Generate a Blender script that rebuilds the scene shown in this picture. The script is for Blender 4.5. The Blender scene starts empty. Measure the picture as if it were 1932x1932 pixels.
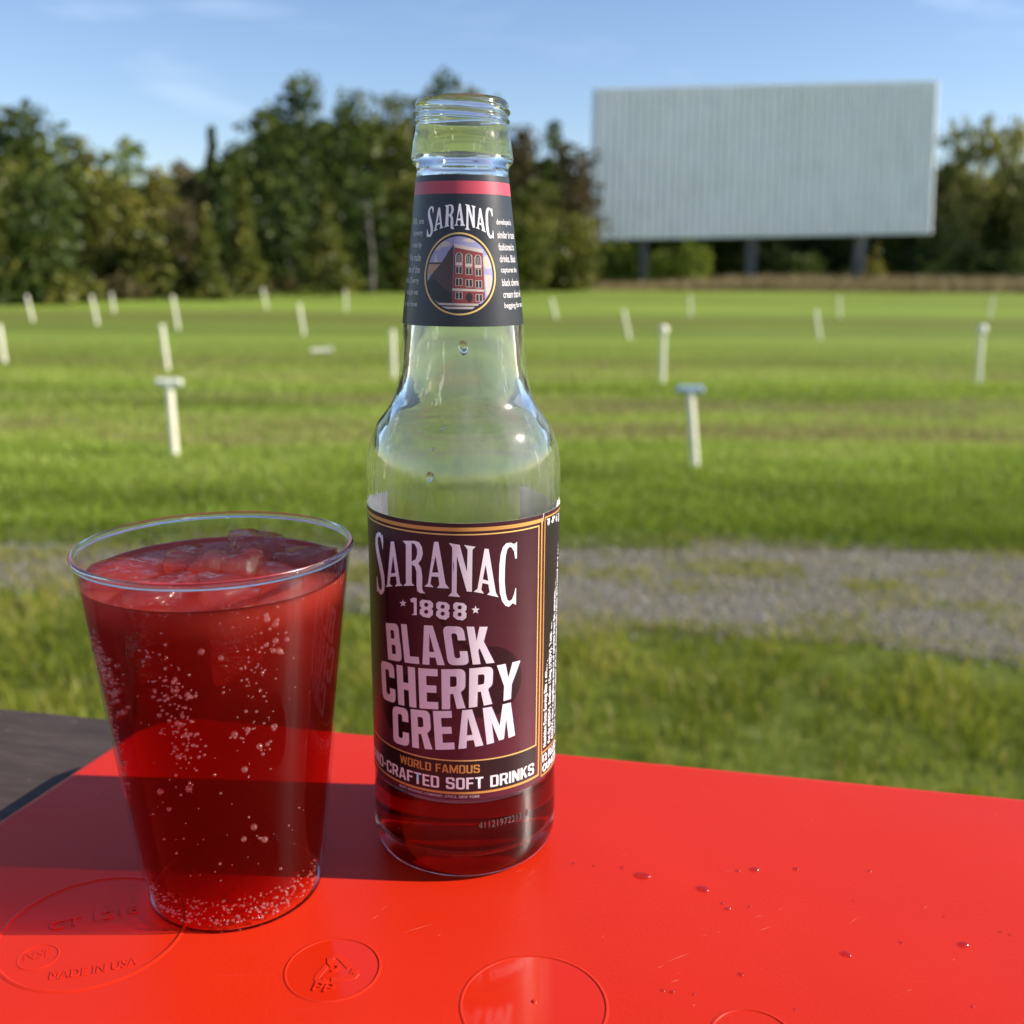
import bpy, bmesh, math, random
import numpy as np
from mathutils import Vector, Matrix

random.seed(7)
RNG = np.random.default_rng(11)
S = bpy.context.scene
COL = S.collection
R = math.radians

# ------------------------------------------------------------------ camera, sky, sun, exposure
HC = 1.30                     # lens above the ground (standing-height counter)
TRAY_Z = HC - 0.185           # top of the red tray
PITCH, ROLL, FPX = R(13.7), 0.007, 1935.0      # FPX: focal length in 1932-px units
cp, sp = math.cos(PITCH), math.sin(PITCH)
_r, _f, _u = np.array([1, 0, 0.]), np.array([0, cp, -sp]), np.array([0, sp, cp])
CR = _r * math.cos(ROLL) + _u * math.sin(ROLL)
CU = _u * math.cos(ROLL) - _r * math.sin(ROLL)
CAM = np.array([0, 0, HC])


def ray(x, y):
    return CR * (x - 966) / FPX + CU * (966 - y) / FPX + _f


def on_z(x, y, z):            # point of the world height z seen in that direction
    d = ray(x, y)
    return CAM + d * ((z - HC) / d[2])


def at_y(x, y, Y):            # point at world depth Y
    d = ray(x, y)
    return CAM + d * (Y / d[1])


cam = bpy.data.cameras.new('camera')
cam_o = bpy.data.objects.new('camera', cam)
COL.objects.link(cam_o)
M4 = Matrix.Identity(4)
for i in range(3):
    M4[i][0], M4[i][1], M4[i][2], M4[i][3] = CR[i], CU[i], -_f[i], CAM[i]
cam_o.matrix_world = M4
cam.sensor_width = 36
cam.lens = 36 * FPX / 1932
cam.clip_start, cam.clip_end = 0.01, 3000
cam.dof.use_dof = True
cam.dof.focus_distance = 0.288
cam.dof.aperture_fstop = 12.2
S.camera = cam_o

SUN_EL, SUN_DIR = R(30), (1.0, -0.05)
world = bpy.data.worlds.new('World')
S.world = world
world.use_nodes = True
nt = world.node_tree
bg = nt.nodes['Background']
sky = nt.nodes.new('ShaderNodeTexSky')
sky.sky_type = 'NISHITA'
sky.sun_disc = False
sky.sun_elevation = SUN_EL
sky.sun_rotation = math.atan2(SUN_DIR[0], SUN_DIR[1])
sky.air_density, sky.dust_density, sky.ozone_density = 1.0, 0.25, 1.6
# thin high clouds: soft streaks in the sky itself
tc = nt.nodes.new('ShaderNodeTexCoord')
mp = nt.nodes.new('ShaderNodeMapping')
mp.inputs['Scale'].default_value = (1.5, 1.5, 6.0)
mp.inputs['Location'].default_value = (2.1, 0.9, 0.35)
nz = nt.nodes.new('ShaderNodeTexNoise')
nz.inputs['Scale'].default_value = 1.9
nz.inputs['Detail'].default_value = 6
nz.inputs['Roughness'].default_value = 0.55
nz.inputs['Distortion'].default_value = 0.5
cr = nt.nodes.new('ShaderNodeValToRGB')
cr.color_ramp.elements[0].position = 0.56
cr.color_ramp.elements[0].color = (0, 0, 0, 1)
cr.color_ramp.elements[1].position = 0.80
cr.color_ramp.elements[1].color = (0.30, 0.30, 0.30, 1)
mixc = nt.nodes.new('ShaderNodeMix')
mixc.data_type = 'RGBA'
mixc.inputs[7].default_value = (9.0, 9.6, 10.4, 1)
L = nt.links.new
L(tc.outputs['Generated'], mp.inputs['Vector'])
L(mp.outputs['Vector'], nz.inputs['Vector'])
L(nz.outputs['Fac'], cr.inputs['Fac'])
L(cr.outputs['Color'], mixc.inputs[0])
tint = nt.nodes.new('ShaderNodeMix')
tint.data_type, tint.blend_type = 'RGBA', 'MULTIPLY'
tint.inputs[0].default_value = 1
tint.inputs[7].default_value = (0.90, 0.94, 1.08, 1)
L(sky.outputs['Color'], tint.inputs[6])
L(tint.outputs[2], mixc.inputs[6])
L(mixc.outputs[2], bg.inputs['Color'])
bg.inputs['Strength'].default_value = 0.098

sun = bpy.data.lights.new('sun', 'SUN')
sun.energy = 5.0
sun.angle = R(0.53)
sun.color = (1.0, 0.93, 0.82)
sun_o = bpy.data.objects.new('sun', sun)
COL.objects.link(sun_o)
_h = Vector((SUN_DIR[0], SUN_DIR[1], 0)).normalized() * math.cos(SUN_EL)
TO_SUN = Vector((_h.x, _h.y, math.sin(SUN_EL)))
sun_o.rotation_euler = (-TO_SUN).to_track_quat('-Z', 'Y').to_euler()
sun_o.location = TO_SUN * 50

S.view_settings.view_transform = 'Standard'
S.view_settings.look = 'None'
S.view_settings.exposure = 0.68
S.view_settings.gamma = 1.0
S.render.engine = 'CYCLES'
cy = S.cycles
cy.max_bounces = 32
cy.transmission_bounces = 32
cy.glossy_bounces = 10
cy.diffuse_bounces = 4
cy.transparent_max_bounces = 64
cy.volume_bounces = 3
cy.sample_clamp_indirect = 6.0
cy.blur_glossy = 0.5
cy.use_denoising = True
try:
    cy.denoiser = 'OPENIMAGEDENOISE'
except Exception:
    pass


# ------------------------------------------------------------------ helpers
class NB:
    """tiny node builder"""
    def __init__(self, name):
        self.m = bpy.data.materials.new(name)
        self.m.use_nodes = True
        self.t = self.m.node_tree
        self.t.nodes.clear()
        self.out = self.n('OutputMaterial')

    def n(self, typ, **kw):
        x = self.t.nodes.new('ShaderNode' + typ)
        for k, v in kw.items():
            if hasattr(x, k) and k not in x.inputs:
                setattr(x, k, v)
            else:
                x.inputs[k.replace('_', ' ') if k not in x.inputs else k].default_value = v
        return x

    def l(self, a, b):
        self.t.links.new(a, b)

    def coords(self, scale=(1, 1, 1), kind='Object', loc=(0, 0, 0), rot=(0, 0, 0)):
        c = self.n('TexCoord')
        m = self.n('Mapping')
        m.inputs['Scale'].default_value = scale
        m.inputs['Location'].default_value = loc
        m.inputs['Rotation'].default_value = rot
        self.l(c.outputs[kind], m.inputs['Vector'])
        return m.outputs['Vector']

    def noise(self, vec, scale, detail=4, rough=0.55, dist=0.0):
        x = self.n('TexNoise')
        x.inputs['Scale'].default_value = scale
        x.inputs['Detail'].default_value = detail
        x.inputs['Roughness'].default_value = rough
        x.inputs['Distortion'].default_value = dist
        self.l(vec, x.inputs['Vector'])
        return x.outputs['Fac']

    def ramp(self, fac, stops):
        x = self.n('ValToRGB')
        e = x.color_ramp.elements
        while len(e) < len(stops):
            e.new(0.5)
        for k, (p, c) in zip(e, stops):
            k.position = p
            k.color = (*c, 1) if len(c) == 3 else c
        self.l(fac, x.inputs['Fac'])
        return x.outputs['Color']

    def mix(self, fac, a, b, blend='MIX'):
        x = self.n('Mix')
        x.data_type = 'RGBA'
        x.blend_type = blend
        for s, v in ((0, fac), (6, a), (7, b)):
            if hasattr(v, 'is_linked') or hasattr(v, 'links'):
                self.l(v, x.inputs[s])
            else:
                x.inputs[s].default_value = v if s == 0 else (*v, 1)
        return x.outputs[2]

    def math(self, op, a, b=0.0):
        x = self.n('Math')
        x.operation = op
        for i, v in enumerate((a, b)):
            if hasattr(v, 'links'):
                self.l(v, x.inputs[i])
            else:
                x.inputs[i].default_value = v
        return x.outputs[0]

    def bump(self, h, strength, dist):
        x = self.n('Bump')
        x.inputs['Strength'].default_value = strength
        x.inputs['Distance'].default_value = dist
        self.l(h, x.inputs['Height'])
        return x.outputs['Normal']

    def principled(self, color=None, rough=0.5, normal=None, spec=0.5, **kw):
        x = self.n('BsdfPrincipled')
        if color is not None:
            if hasattr(color, 'links'):
                self.l(color, x.inputs['Base Color'])
            else:
                x.inputs['Base Color'].default_value = (*color, 1)
        if hasattr(rough, 'links'):
            self.l(rough, x.inputs['Roughness'])
        else:
            x.inputs['Roughness'].default_value = rough
        x.inputs['Specular IOR Level'].default_value = spec
        if normal is not None:
            self.l(normal, x.inputs['Normal'])
        for k, v in kw.items():
            x.inputs[k].default_value = v
        return x.outputs[0]

    def done(self, shader, vol=None):
        self.l(shader, self.out.inputs['Surface'])
        if vol is not None:
            self.l(vol, self.out.inputs['Volume'])
        return self.m


def simple(name, color, rough=0.5, spec=0.5, scale=0, amt=0.15, bump=0.0, **kw):
    b = NB(name)
    c = color
    nrm = None
    if scale:
        v = b.coords()
        f = b.noise(v, scale, 5, 0.6)
        c = b.ramp(f, [(0.25, tuple(x * (1 - amt) for x in color)), (0.75, tuple(min(1, x * (1 + amt)) for x in color))])
        if bump:
            nrm = b.bump(f, bump, 0.01)
    return b.done(b.principled(c, rough, nrm, spec, **kw))


def mesh_obj(name, V, F, mat=None, parent=None, smooth=False, mats=None, midx=None):
    """V (n,3) array, F list of tuples or (n,k) int array"""
    me = bpy.data.meshes.new(name)
    V = np.asarray(V, dtype=np.float32)
    if isinstance(F, np.ndarray):
        nf, k = F.shape
        me.vertices.add(len(V))
        me.vertices.foreach_set('co', V.ravel())
        me.loops.add(nf * k)
        me.loops.foreach_set('vertex_index', F.astype(np.int32).ravel())
        me.polygons.add(nf)
        me.polygons.foreach_set('loop_start', np.arange(0, nf * k, k, dtype=np.int32))
        me.update(calc_edges=True)
    else:
        me.from_pydata(V.tolist(), [], F)
        me.update()
    if smooth:
        me.polygons.foreach_set('use_smooth', np.ones(len(me.polygons), dtype=bool))
    for m in (mats or ([mat] if mat else [])):
        me.materials.append(m)
    if midx is not None:
        me.polygons.foreach_set('material_index', np.asarray(midx, dtype=np.int32))
    o = bpy.data.objects.new(name, me)
    COL.objects.link(o)
    if parent is not None:
        o.parent = parent
    return o


def bm_obj(name, bm, mat=None, parent=None, smooth=False):
    bmesh.ops.recalc_face_normals(bm, faces=bm.faces)
    me = bpy.data.meshes.new(name)
    bm.to_mesh(me)
    bm.free()
    if smooth:
        me.polygons.foreach_set('use_smooth', np.ones(len(me.polygons), dtype=bool))
    if mat:
        me.materials.append(mat)
    o = bpy.data.objects.new(name, me)
    COL.objects.link(o)
    if parent is not None:
        o.parent = parent
    return o


def thing(name, loc=(0, 0, 0)):
    o = bpy.data.objects.new(name, None)
    o.empty_display_size = 0.1
    COL.objects.link(o)
    o.location = loc
    return o


def tag(o, label=None, cat=None, group=None, kind=None):
    for k, v in (('label', label), ('category', cat), ('group', group), ('kind', kind)):
        if v:
            o[k] = v
    return o


def lathe(profile, n=128, rfun=None, closed=False):
    """profile list of (r, z); poles where r == 0. rfun(r, z, theta) -> r"""
    V, rows = [], []
    for (r, z) in profile:
        if r < 1e-9:
            rows.append([len(V)])
            V.append((0, 0, z))
        else:
            row = []
            for k in range(n):
                t = 2 * math.pi * k / n
                rr = rfun(r, z, t) if rfun else r
                row.append(len(V))
                V.append((rr * math.sin(t), -rr * math.cos(t), z))
            rows.append(row)
    F = []
    for a, b in zip(rows, rows[1:]):
        for k in range(n):
            k2 = (k + 1) % n
            if len(a) == 1 and len(b) == 1:
                continue
            if len(a) == 1:
                F.append((a[0], b[k], b[k2]))
            elif len(b) == 1:
                F.append((a[k2], a[k], b[0]))
            else:
                F.append((a[k], b[k], b[k2], a[k2]))
    return V, F


def fix_normals(o):
    bm = bmesh.new()
    bm.from_mesh(o.data)
    bmesh.ops.recalc_face_normals(bm, faces=bm.faces)
    bm.to_mesh(o.data)
    bm.free()


def catmull(pts, per=4):
    P = np.array(pts, float)
    out = []
    for i in range(len(P) - 1):
        p0 = P[max(i - 1, 0)]
        p1, p2 = P[i], P[i + 1]
        p3 = P[min(i + 2, len(P) - 1)]
        d1 = (p2 - p0) / 2
        d2 = (p3 - p1) / 2
        ln = np.linalg.norm(p2 - p1)
        for d in (d1, d2):
            m = np.linalg.norm(d)
            if m > ln:
                d *= ln / m
        for k in range(per):
            t = k / per
            out.append((2 * t**3 - 3 * t**2 + 1) * p1 + (t**3 - 2 * t**2 + t) * d1 + (-2 * t**3 + 3 * t**2) * p2 + (t**3 - t**2) * d2)
    out.append(P[-1])
    return [tuple(p) for p in out]


def tube_bm(bm, p, q, r0, r1=None, n=12, cap=True):
    p, q = Vector(p), Vector(q)
    r1 = r0 if r1 is None else r1
    d = (q - p).normalized()
    a = d.orthogonal().normalized()
    b = d.cross(a)
    A = [bm.verts.new(p + (a * math.cos(2 * math.pi * k / n) + b * math.sin(2 * math.pi * k / n)) * r0) for k in range(n)]
    B = [bm.verts.new(q + (a * math.cos(2 * math.pi * k / n) + b * math.sin(2 * math.pi * k / n)) * r1) for k in range(n)]
    for k in range(n):
        bm.faces.new((A[k], A[(k + 1) % n], B[(k + 1) % n], B[k]))
    if cap:
        bm.faces.new(A[::-1])
        bm.faces.new(B)


def box_bm(bm, lo, hi, mat=None):
    x0, y0, z0 = lo
    x1, y1, z1 = hi
    vs = [bm.verts.new(c) for c in ((x0, y0, z0), (x1, y0, z0), (x1, y1, z0), (x0, y1, z0), (x0, y0, z1), (x1, y0, z1), (x1, y1, z1), (x0, y1, z1))]
    if mat is not None:
        for v in vs:
            v.co = mat @ v.co
    for f in ((3, 2, 1, 0), (4, 5, 6, 7), (0, 1, 5, 4), (1, 2, 6, 5), (2, 3, 7, 6), (3, 0, 4, 7)):
        bm.faces.new([vs[i] for i in f])


# lettering: outlines filled by Blender's own font / 2D curves, returned as flat (x, y) meshes
def _curve_mesh(cu):
    o = bpy.data.objects.new('lettering_outline', cu)
    COL.objects.link(o)
    me = bpy.data.meshes.new_from_object(o)
    V = np.array([v.co[:2] for v in me.vertices]) if len(me.vertices) else np.zeros((0, 2))
    F = [tuple(p.vertices) for p in me.polygons]
    bpy.data.objects.remove(o)
    bpy.data.curves.remove(cu)
    bpy.data.meshes.remove(me)
    return V, F


_tc = {}


def text2d(s, bold=0.0, space=1.0):
    key = (s, bold, space)
    if key not in _tc:
        cu = bpy.data.curves.new('lettering_outline', 'FONT')
        cu.body = s
        cu.size = 1
        cu.offset = bold
        cu.space_character = space
        cu.resolution_u = 3
        cu.fill_mode = 'FRONT'
        V, F = _curve_mesh(cu)
        lo, hi = V.min(0), V.max(0)
        _tc[key] = (V - lo, F, hi - lo)
    V, F, sz = _tc[key]
    return V.copy(), F, sz


def poly2d(loops):
    cu = bpy.data.curves.new('lettering_outline', 'CURVE')
    cu.dimensions = '2D'
    cu.fill_mode = 'FRONT'
    for lp in loops:
        spl = cu.splines.new('POLY')
        spl.points.add(len(lp) - 1)
        for p, q in zip(spl.points, lp):
            p.co = (q[0], q[1], 0, 1)
        spl.use_cyclic_u = True
    return _curve_mesh(cu)


def ellipse(cx, cy_, a, b, n=48, t0=0, t1=2 * math.pi):
    return [(cx + a * math.cos(t0 + (t1 - t0) * k / n), cy_ + b * math.sin(t0 + (t1 - t0) * k / n)) for k in range(n)]


def rect(x0, y0, x1, y1):
    return [(x0, y0), (x1, y0), (x1, y1), (x0, y1)]
GLYPHS = [
 [[(-25.98,107.39), (-25.68,105.55), (-26.08,102.67), (-26.63,104.54), (-27.31,106.26), (-28.04,106.49), (-28.87,105.64), (-28.95,104.01), (-28.18,101.51), (-26.67,98.11), (-25.60,94.86), (-25.48,92.19), (-25.84,90.20), (-27.09,88.73), (-28.45,88.46), (-29.30,89.00), (-30.45,88.67), (-30.54,91.40), (-30.54,93.59), (-29.92,93.21), (-29.42,91.16), (-28.66,90.00), (-27.89,89.88), (-27.32,90.63), (-27.15,92.04), (-27.48,93.85), (-28.53,96.84), (-30.17,100.76), (-30.73,103.32), (-30.61,105.23), (-29.82,106.76), (-28.20,107.74), (-26.99,107.60), (-26.67,106.98)]],  # S
 [[(-22.09,106.07), (-20.68,106.39), (-18.58,94.26), (-17.65,93.59), (-20.71,92.81), (-19.92,93.86), (-20.15,95.95), (-22.56,95.30), (-23.00,93.05), (-21.59,92.62), (-25.13,91.57), (-24.29,92.48)], [(-21.22,102.10), (-20.41,96.96), (-22.33,96.42)]],  # A
 [[(-17.32,107.17), (-13.10,107.77), (-11.68,107.50), (-10.81,106.17), (-10.56,104.39), (-11.06,102.52), (-12.07,101.23), (-11.19,99.90), (-10.86,97.59), (-10.92,93.64), (-10.52,92.90), (-9.89,92.50), (-11.65,92.36), (-12.55,92.89), (-12.75,94.71), (-12.68,98.66), (-13.24,100.16), (-14.26,100.54), (-14.31,95.01), (-13.46,94.35), (-17.38,93.64), (-16.39,94.67), (-16.13,106.26)], [(-14.14,106.94), (-13.12,106.81), (-12.42,105.47), (-12.36,103.92), (-12.91,102.29), (-14.25,101.46)]],  # R
 [[(-7.10,108.05), (-5.86,108.14), (-3.89,95.83), (-2.84,94.51), (-6.47,94.48), (-5.69,95.46), (-5.97,97.79), (-8.01,97.76), (-8.36,95.50), (-7.39,94.59), (-10.27,94.51), (-9.11,95.55)], [(-6.73,103.96), (-5.96,99.09), (-7.84,98.94)]],  # A
 [[(-2.86,107.97), (0.19,107.44), (2.18,99.44), (2.40,106.02), (1.42,107.44), (4.64,106.86), (3.76,105.99), (3.56,93.54), (2.11,93.70), (-0.62,104.23), (-0.76,93.31), (0.23,92.01), (-3.16,92.24), (-2.14,93.41), (-1.90,106.64)]],  # N
 [[(7.20,106.15), (8.37,105.96), (10.55,92.78), (11.36,91.31), (7.93,92.45), (8.70,93.10), (8.31,95.49), (6.59,96.01), (6.26,94.07), (7.02,92.83), (4.06,93.52), (5.17,94.39)], [(7.51,101.42), (8.31,96.54), (6.69,97.10)]],  # A
 [[(17.22,107.16), (17.21,102.15), (16.67,102.23), (16.29,104.38), (15.46,105.67), (14.74,106.02), (14.04,105.33), (13.55,103.44), (13.34,100.07), (13.26,95.88), (13.61,92.13), (14.14,90.20), (14.86,89.61), (15.73,90.08), (16.46,91.69), (16.81,93.29), (17.05,93.24), (17.03,88.12), (16.33,88.64), (15.89,88.85), (14.72,87.98), (13.58,88.42), (12.46,90.04), (11.76,92.64), (11.50,96.36), (11.59,100.80), (11.98,104.14), (12.65,106.14), (13.75,107.18), (15.16,107.13), (16.04,106.63), (16.63,106.68)]],  # C
 [[(-14.99,89.99), (-13.76,90.72), (-12.77,90.61), (-12.80,85.46), (-14.59,85.30), (-13.79,85.92), (-13.79,89.26), (-14.64,89.12)]],  # 1
 [[(-10.97,90.51), (-8.50,90.48), (-7.63,89.78), (-7.65,88.58), (-8.13,88.01), (-7.66,87.52), (-7.76,86.18), (-8.84,85.19), (-10.77,85.30), (-11.89,86.08), (-11.81,87.29), (-11.21,87.91), (-11.79,88.49), (-11.77,89.82)], [(-9.09,89.15), (-9.22,88.76), (-9.55,88.49), (-9.96,88.44), (-10.29,88.64), (-10.41,88.99), (-10.27,89.39), (-9.94,89.66), (-9.53,89.71), (-9.21,89.51)], [(-9.12,87.02), (-9.25,86.63), (-9.58,86.36), (-9.99,86.31), (-10.32,86.50), (-10.44,86.86), (-10.31,87.26), (-9.97,87.53), (-9.56,87.58), (-9.24,87.39)]],  # 8
 [[(-5.94,90.45), (-3.63,90.28), (-2.80,89.52), (-2.81,88.33), (-3.27,87.78), (-2.82,87.27), (-2.91,85.94), (-3.93,85.02), (-5.74,85.24), (-6.78,86.09), (-6.71,87.29), (-6.15,87.87), (-6.70,88.48), (-6.68,89.81)], [(-4.18,88.98), (-4.30,88.60), (-4.61,88.35), (-4.99,88.33), (-5.30,88.54), (-5.42,88.90), (-5.29,89.28), (-4.98,89.53), (-4.60,89.56), (-4.29,89.35)], [(-4.20,86.86), (-4.32,86.48), (-4.63,86.23), (-5.01,86.21), (-5.32,86.42), (-5.44,86.78), (-5.31,87.16), (-5.00,87.42), (-4.62,87.44), (-4.31,87.23)]],  # 8
 [[(-1.03,90.47), (1.22,90.17), (2.04,89.37), (2.04,88.18), (1.59,87.66), (2.04,87.12), (1.96,85.80), (0.95,84.93), (-0.81,85.26), (-1.81,86.17), (-1.76,87.36), (-1.22,87.91), (-1.75,88.55), (-1.74,89.87)], [(0.69,88.90), (0.57,88.53), (0.27,88.30), (-0.10,88.30), (-0.40,88.52), (-0.51,88.90), (-0.40,89.27), (-0.09,89.50), (0.28,89.51), (0.58,89.28)], [(0.68,86.79), (0.56,86.41), (0.26,86.18), (-0.11,86.18), (-0.41,86.41), (-0.53,86.78), (-0.41,87.16), (-0.11,87.39), (0.27,87.39), (0.57,87.16)]],  # 8
 [[(-17.58,89.44), (-17.24,88.72), (-16.24,88.88), (-17.03,88.21), (-16.78,87.46), (-17.62,87.75), (-18.51,87.11), (-18.21,87.98), (-19.03,88.33), (-17.97,88.58)]],  # s
 [[(4.61,89.34), (4.92,88.45), (5.81,88.36), (5.11,87.82), (5.35,86.91), (4.60,87.46), (3.86,86.98), (4.10,87.87), (3.41,88.47), (4.29,88.48)]],  # s
]

# ------------------------------------------------------------------ ground, track
def sm(a, b, x):
    t = np.clip((x - a) / (b - a), 0, 1)
    return t * t * (3 - 2 * t)


def wob(x, s, seed):
    x = np.asarray(x, float)
    return sum(np.sin(x * s * f + seed * (3.1 + 2.3 * f)) / f for f in (1.0, 2.3, 4.7, 9.1)) * 0.5


def track_far(x):
    return 4.82 + 0.09 * wob(x, 2.7, 1.0) - 0.05 * np.clip(np.asarray(x) - 0.8, 0, 3)


def track_near(x):
    x = np.asarray(x, float)
    return 3.60 - 0.20 * np.clip(x, -3, 4) + 0.09 * wob(x, 3.1, 2.0)


PATCHES = [(1400, 1074, .24, .11), (1030, 1076, .10, .07), (1640, 1108, .14, .07), (1760, 1090, .10, .05), (700, 1090, .18, .10), (60, 1050, .40, .09), (-150, 1055, .4, .10),
           (1180, 1085, .12, .05), (1850, 1150, .12, .07), (1250, 1190, .2, .07), (1560, 1215, .25, .07), (900, 1180, .3, .10), (2050, 1100, .3, .1)]
PATCHES = [(*on_z(a_, b_, 0.0)[:2], c_, d_) for a_, b_, c_, d_ in PATCHES]


def median(x, y):
    """grass tufts left standing between the wheel ruts"""
    m = 0
    for (a_, b_, c_, d_) in PATCHES:
        q = ((x - a_) / c_) ** 2 + ((y - b_) / d_) ** 2 + 0.9 * (wob(x, 6.0, a_) + wob(y, 9.0, b_))
        m = np.maximum(m, np.exp(-np.maximum(q, 0) ** 1.5))
    return m


def vnoise(x, y, s, seed):
    g = np.random.default_rng(seed).random((64, 64))
    x, y = np.asarray(x) * s, np.asarray(y) * s
    xi, yi = np.floor(x).astype(int), np.floor(y).astype(int)
    fx, fy = x - xi, y - yi
    fx, fy = fx * fx * (3 - 2 * fx), fy * fy * (3 - 2 * fy)
    q = lambda a, b: g[a % 64, b % 64]
    return (q(xi, yi) * (1 - fx) + q(xi + 1, yi) * fx) * (1 - fy) + (q(xi, yi + 1) * (1 - fx) + q(xi + 1, yi + 1) * fx) * fy


BAND_Y = [0, 5.6, 6.4, 7.6, 8.8, 9.6, 10.4, 12.3, 13.9, 17.0, 20.5, 23.7, 27, 31, 36, 48]
BAND_V = [.80, .66, .84, 1.24, 1.0, .68, .80, 1.24, .74, 1.20, .86, .74, 1.0, 1.2, 1.0, 1.05]
b = NB('turf')
v = b.coords()
sxyz = b.n('SeparateXYZ')
b.l(v, sxyz.inputs[0])
wn = b.noise(b.coords((0.16, 0.05, 1)), 1.0, 3, 0.6)
yy = b.math('ADD', sxyz.outputs[1], b.math('MULTIPLY', b.math('SUBTRACT', wn, 0.5), 3.2))
mrb = b.n('MapRange')
mrb.inputs[2].default_value = 48.0
b.l(yy, mrb.inputs[0])
pn = b.noise(b.coords((0.25, 0.7, 1)), 1.0, 4, 0.6)
band = b.ramp(mrb.outputs[0], [(y_ / 48, (v_ * (1.14 if v_ < .78 else 1), v_, v_)) for y_, v_ in zip(BAND_Y, BAND_V)])
big = b.noise(b.coords((0.10, 0.9, 1)), 0.8, 4, 0.65)
midn = b.noise(b.coords((0.5, 1.6, 1)), 1.0, 5, 0.6)
fine = b.noise(v, 26, 6, 0.7)
c1 = b.ramp(midn, [(0.28, (0.132, 0.209, 0.015)), (0.5, (0.189, 0.275, 0.023)), (0.72, (0.255, 0.341, 0.043))])
c2 = b.ramp(big, [(0.34, (0.284, 0.253, 0.061)), (0.44, (0.161, 0.248, 0.018)), (0.54, (0.227, 0.330, 0.032)), (0.66, (0.341, 0.429, 0.072))])
c = b.mix(0.68, c1, c2)
c = b.mix(0.45, c, b.ramp(fine, [(0.3, (0.10, 0.13, 0.015)), (0.7, (0.27, 0.32, 0.06))]), 'MIX')
c = b.mix(1.0, c, band, 'MULTIPLY')
mw = b.ramp(mrb.outputs[0], [(0.0, (0,) * 3), (8.7 / 48, (0,) * 3), (9.5 / 48, (1,) * 3), (10.3 / 48, (0,) * 3), (13.2 / 48, (0,) * 3), (14 / 48, (.7,) * 3), (15 / 48, (0,) * 3), (22 / 48, (0,) * 3), (24 / 48, (.6,) * 3), (26 / 48, (0,) * 3)])
c = b.mix(b.math('MULTIPLY', mw, b.ramp(pn, [(0.40, (0,) * 3), (0.62, (.8,) * 3)])), c, (0.20, 0.155, 0.06))
mat_turf = b.done(b.principled(c, 0.9, b.bump(fine, 0.9, 0.06), 0.2))

n = 61
gx = np.concatenate([np.linspace(-400, -30, 12), np.linspace(-28, 28, 57), np.linspace(30, 400, 12)])
gy = np.concatenate([np.linspace(-60, -2, 8), np.linspace(-1, 60, 123), np.linspace(65, 700, 14)])
X, Y = np.meshgrid(gx, gy)
Z = 0.05 * (vnoise(X, Y, 0.16, 5) - 0.5) * sm(6, 12, Y) + 0.10 * np.sin(Y * 0.82 + 0.4) * sm(7, 11, Y) * sm(50, 35, Y) * 0.45
Z = Z * (np.abs(X) < 60)


def ground_z(x, y):
    x, y = np.asarray(x, float), np.asarray(y, float)
    return 0.05 * (vnoise(x, y, 0.16, 5) - 0.5) * sm(6, 12, y) + 0.10 * np.sin(y * 0.82 + 0.4) * sm(7, 11, y) * sm(50, 35, y) * 0.45


ny_, nx_ = X.shape
idx = np.arange(ny_ * nx_).reshape(ny_, nx_)
F = np.stack([idx[:-1, :-1], idx[:-1, 1:], idx[1:, 1:], idx[1:, :-1]], -1).reshape(-1, 4)
g = mesh_obj('ground', np.stack([X, Y, Z], -1).reshape(-1, 3), F, mat_turf, smooth=True)
tag(g, kind='structure')

b = NB('gravel')
v = b.coords()
f1 = b.noise(b.coords((0.6, 2.2, 1)), 1.3, 4, 0.6)
f2 = b.noise(v, 60, 6, 0.75)
vor = b.n('TexVoronoi')
vor.inputs['Scale'].default_value = 55
b.l(v, vor.inputs['Vector'])
c = b.ramp(f1, [(0.3, (0.215, 0.195, 0.16)), (0.5, (0.21, 0.17, 0.105)), (0.7, (0.16, 0.14, 0.055))])
c = b.mix(0.5, c, b.ramp(f2, [(0.3, (0.06, 0.052, 0.04)), (0.7, (0.22, 0.205, 0.18))]))
mat_gravel = b.done(b.principled(c, 0.9, b.bump(vor.outputs['Distance'], 0.7, 0.02), 0.3))
xs = np.linspace(-9, 9, 181)
ts = np.linspace(0, 1, 9)
YN, YF = track_near(xs), track_far(xs)
V = np.stack([np.repeat(xs[None], 9, 0), YN[None] + (YF - YN)[None] * ts[:, None], np.full((9, 181), 0.004)], -1).reshape(-1, 3)
idx = np.arange(9 * 181).reshape(9, 181)
F = np.stack([idx[:-1, :-1], idx[:-1, 1:], idx[1:, 1:], idx[1:, :-1]], -1).reshape(-1, 4)
tag(mesh_obj('gravel_track', V, F, mat_gravel), kind='structure')

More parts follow.
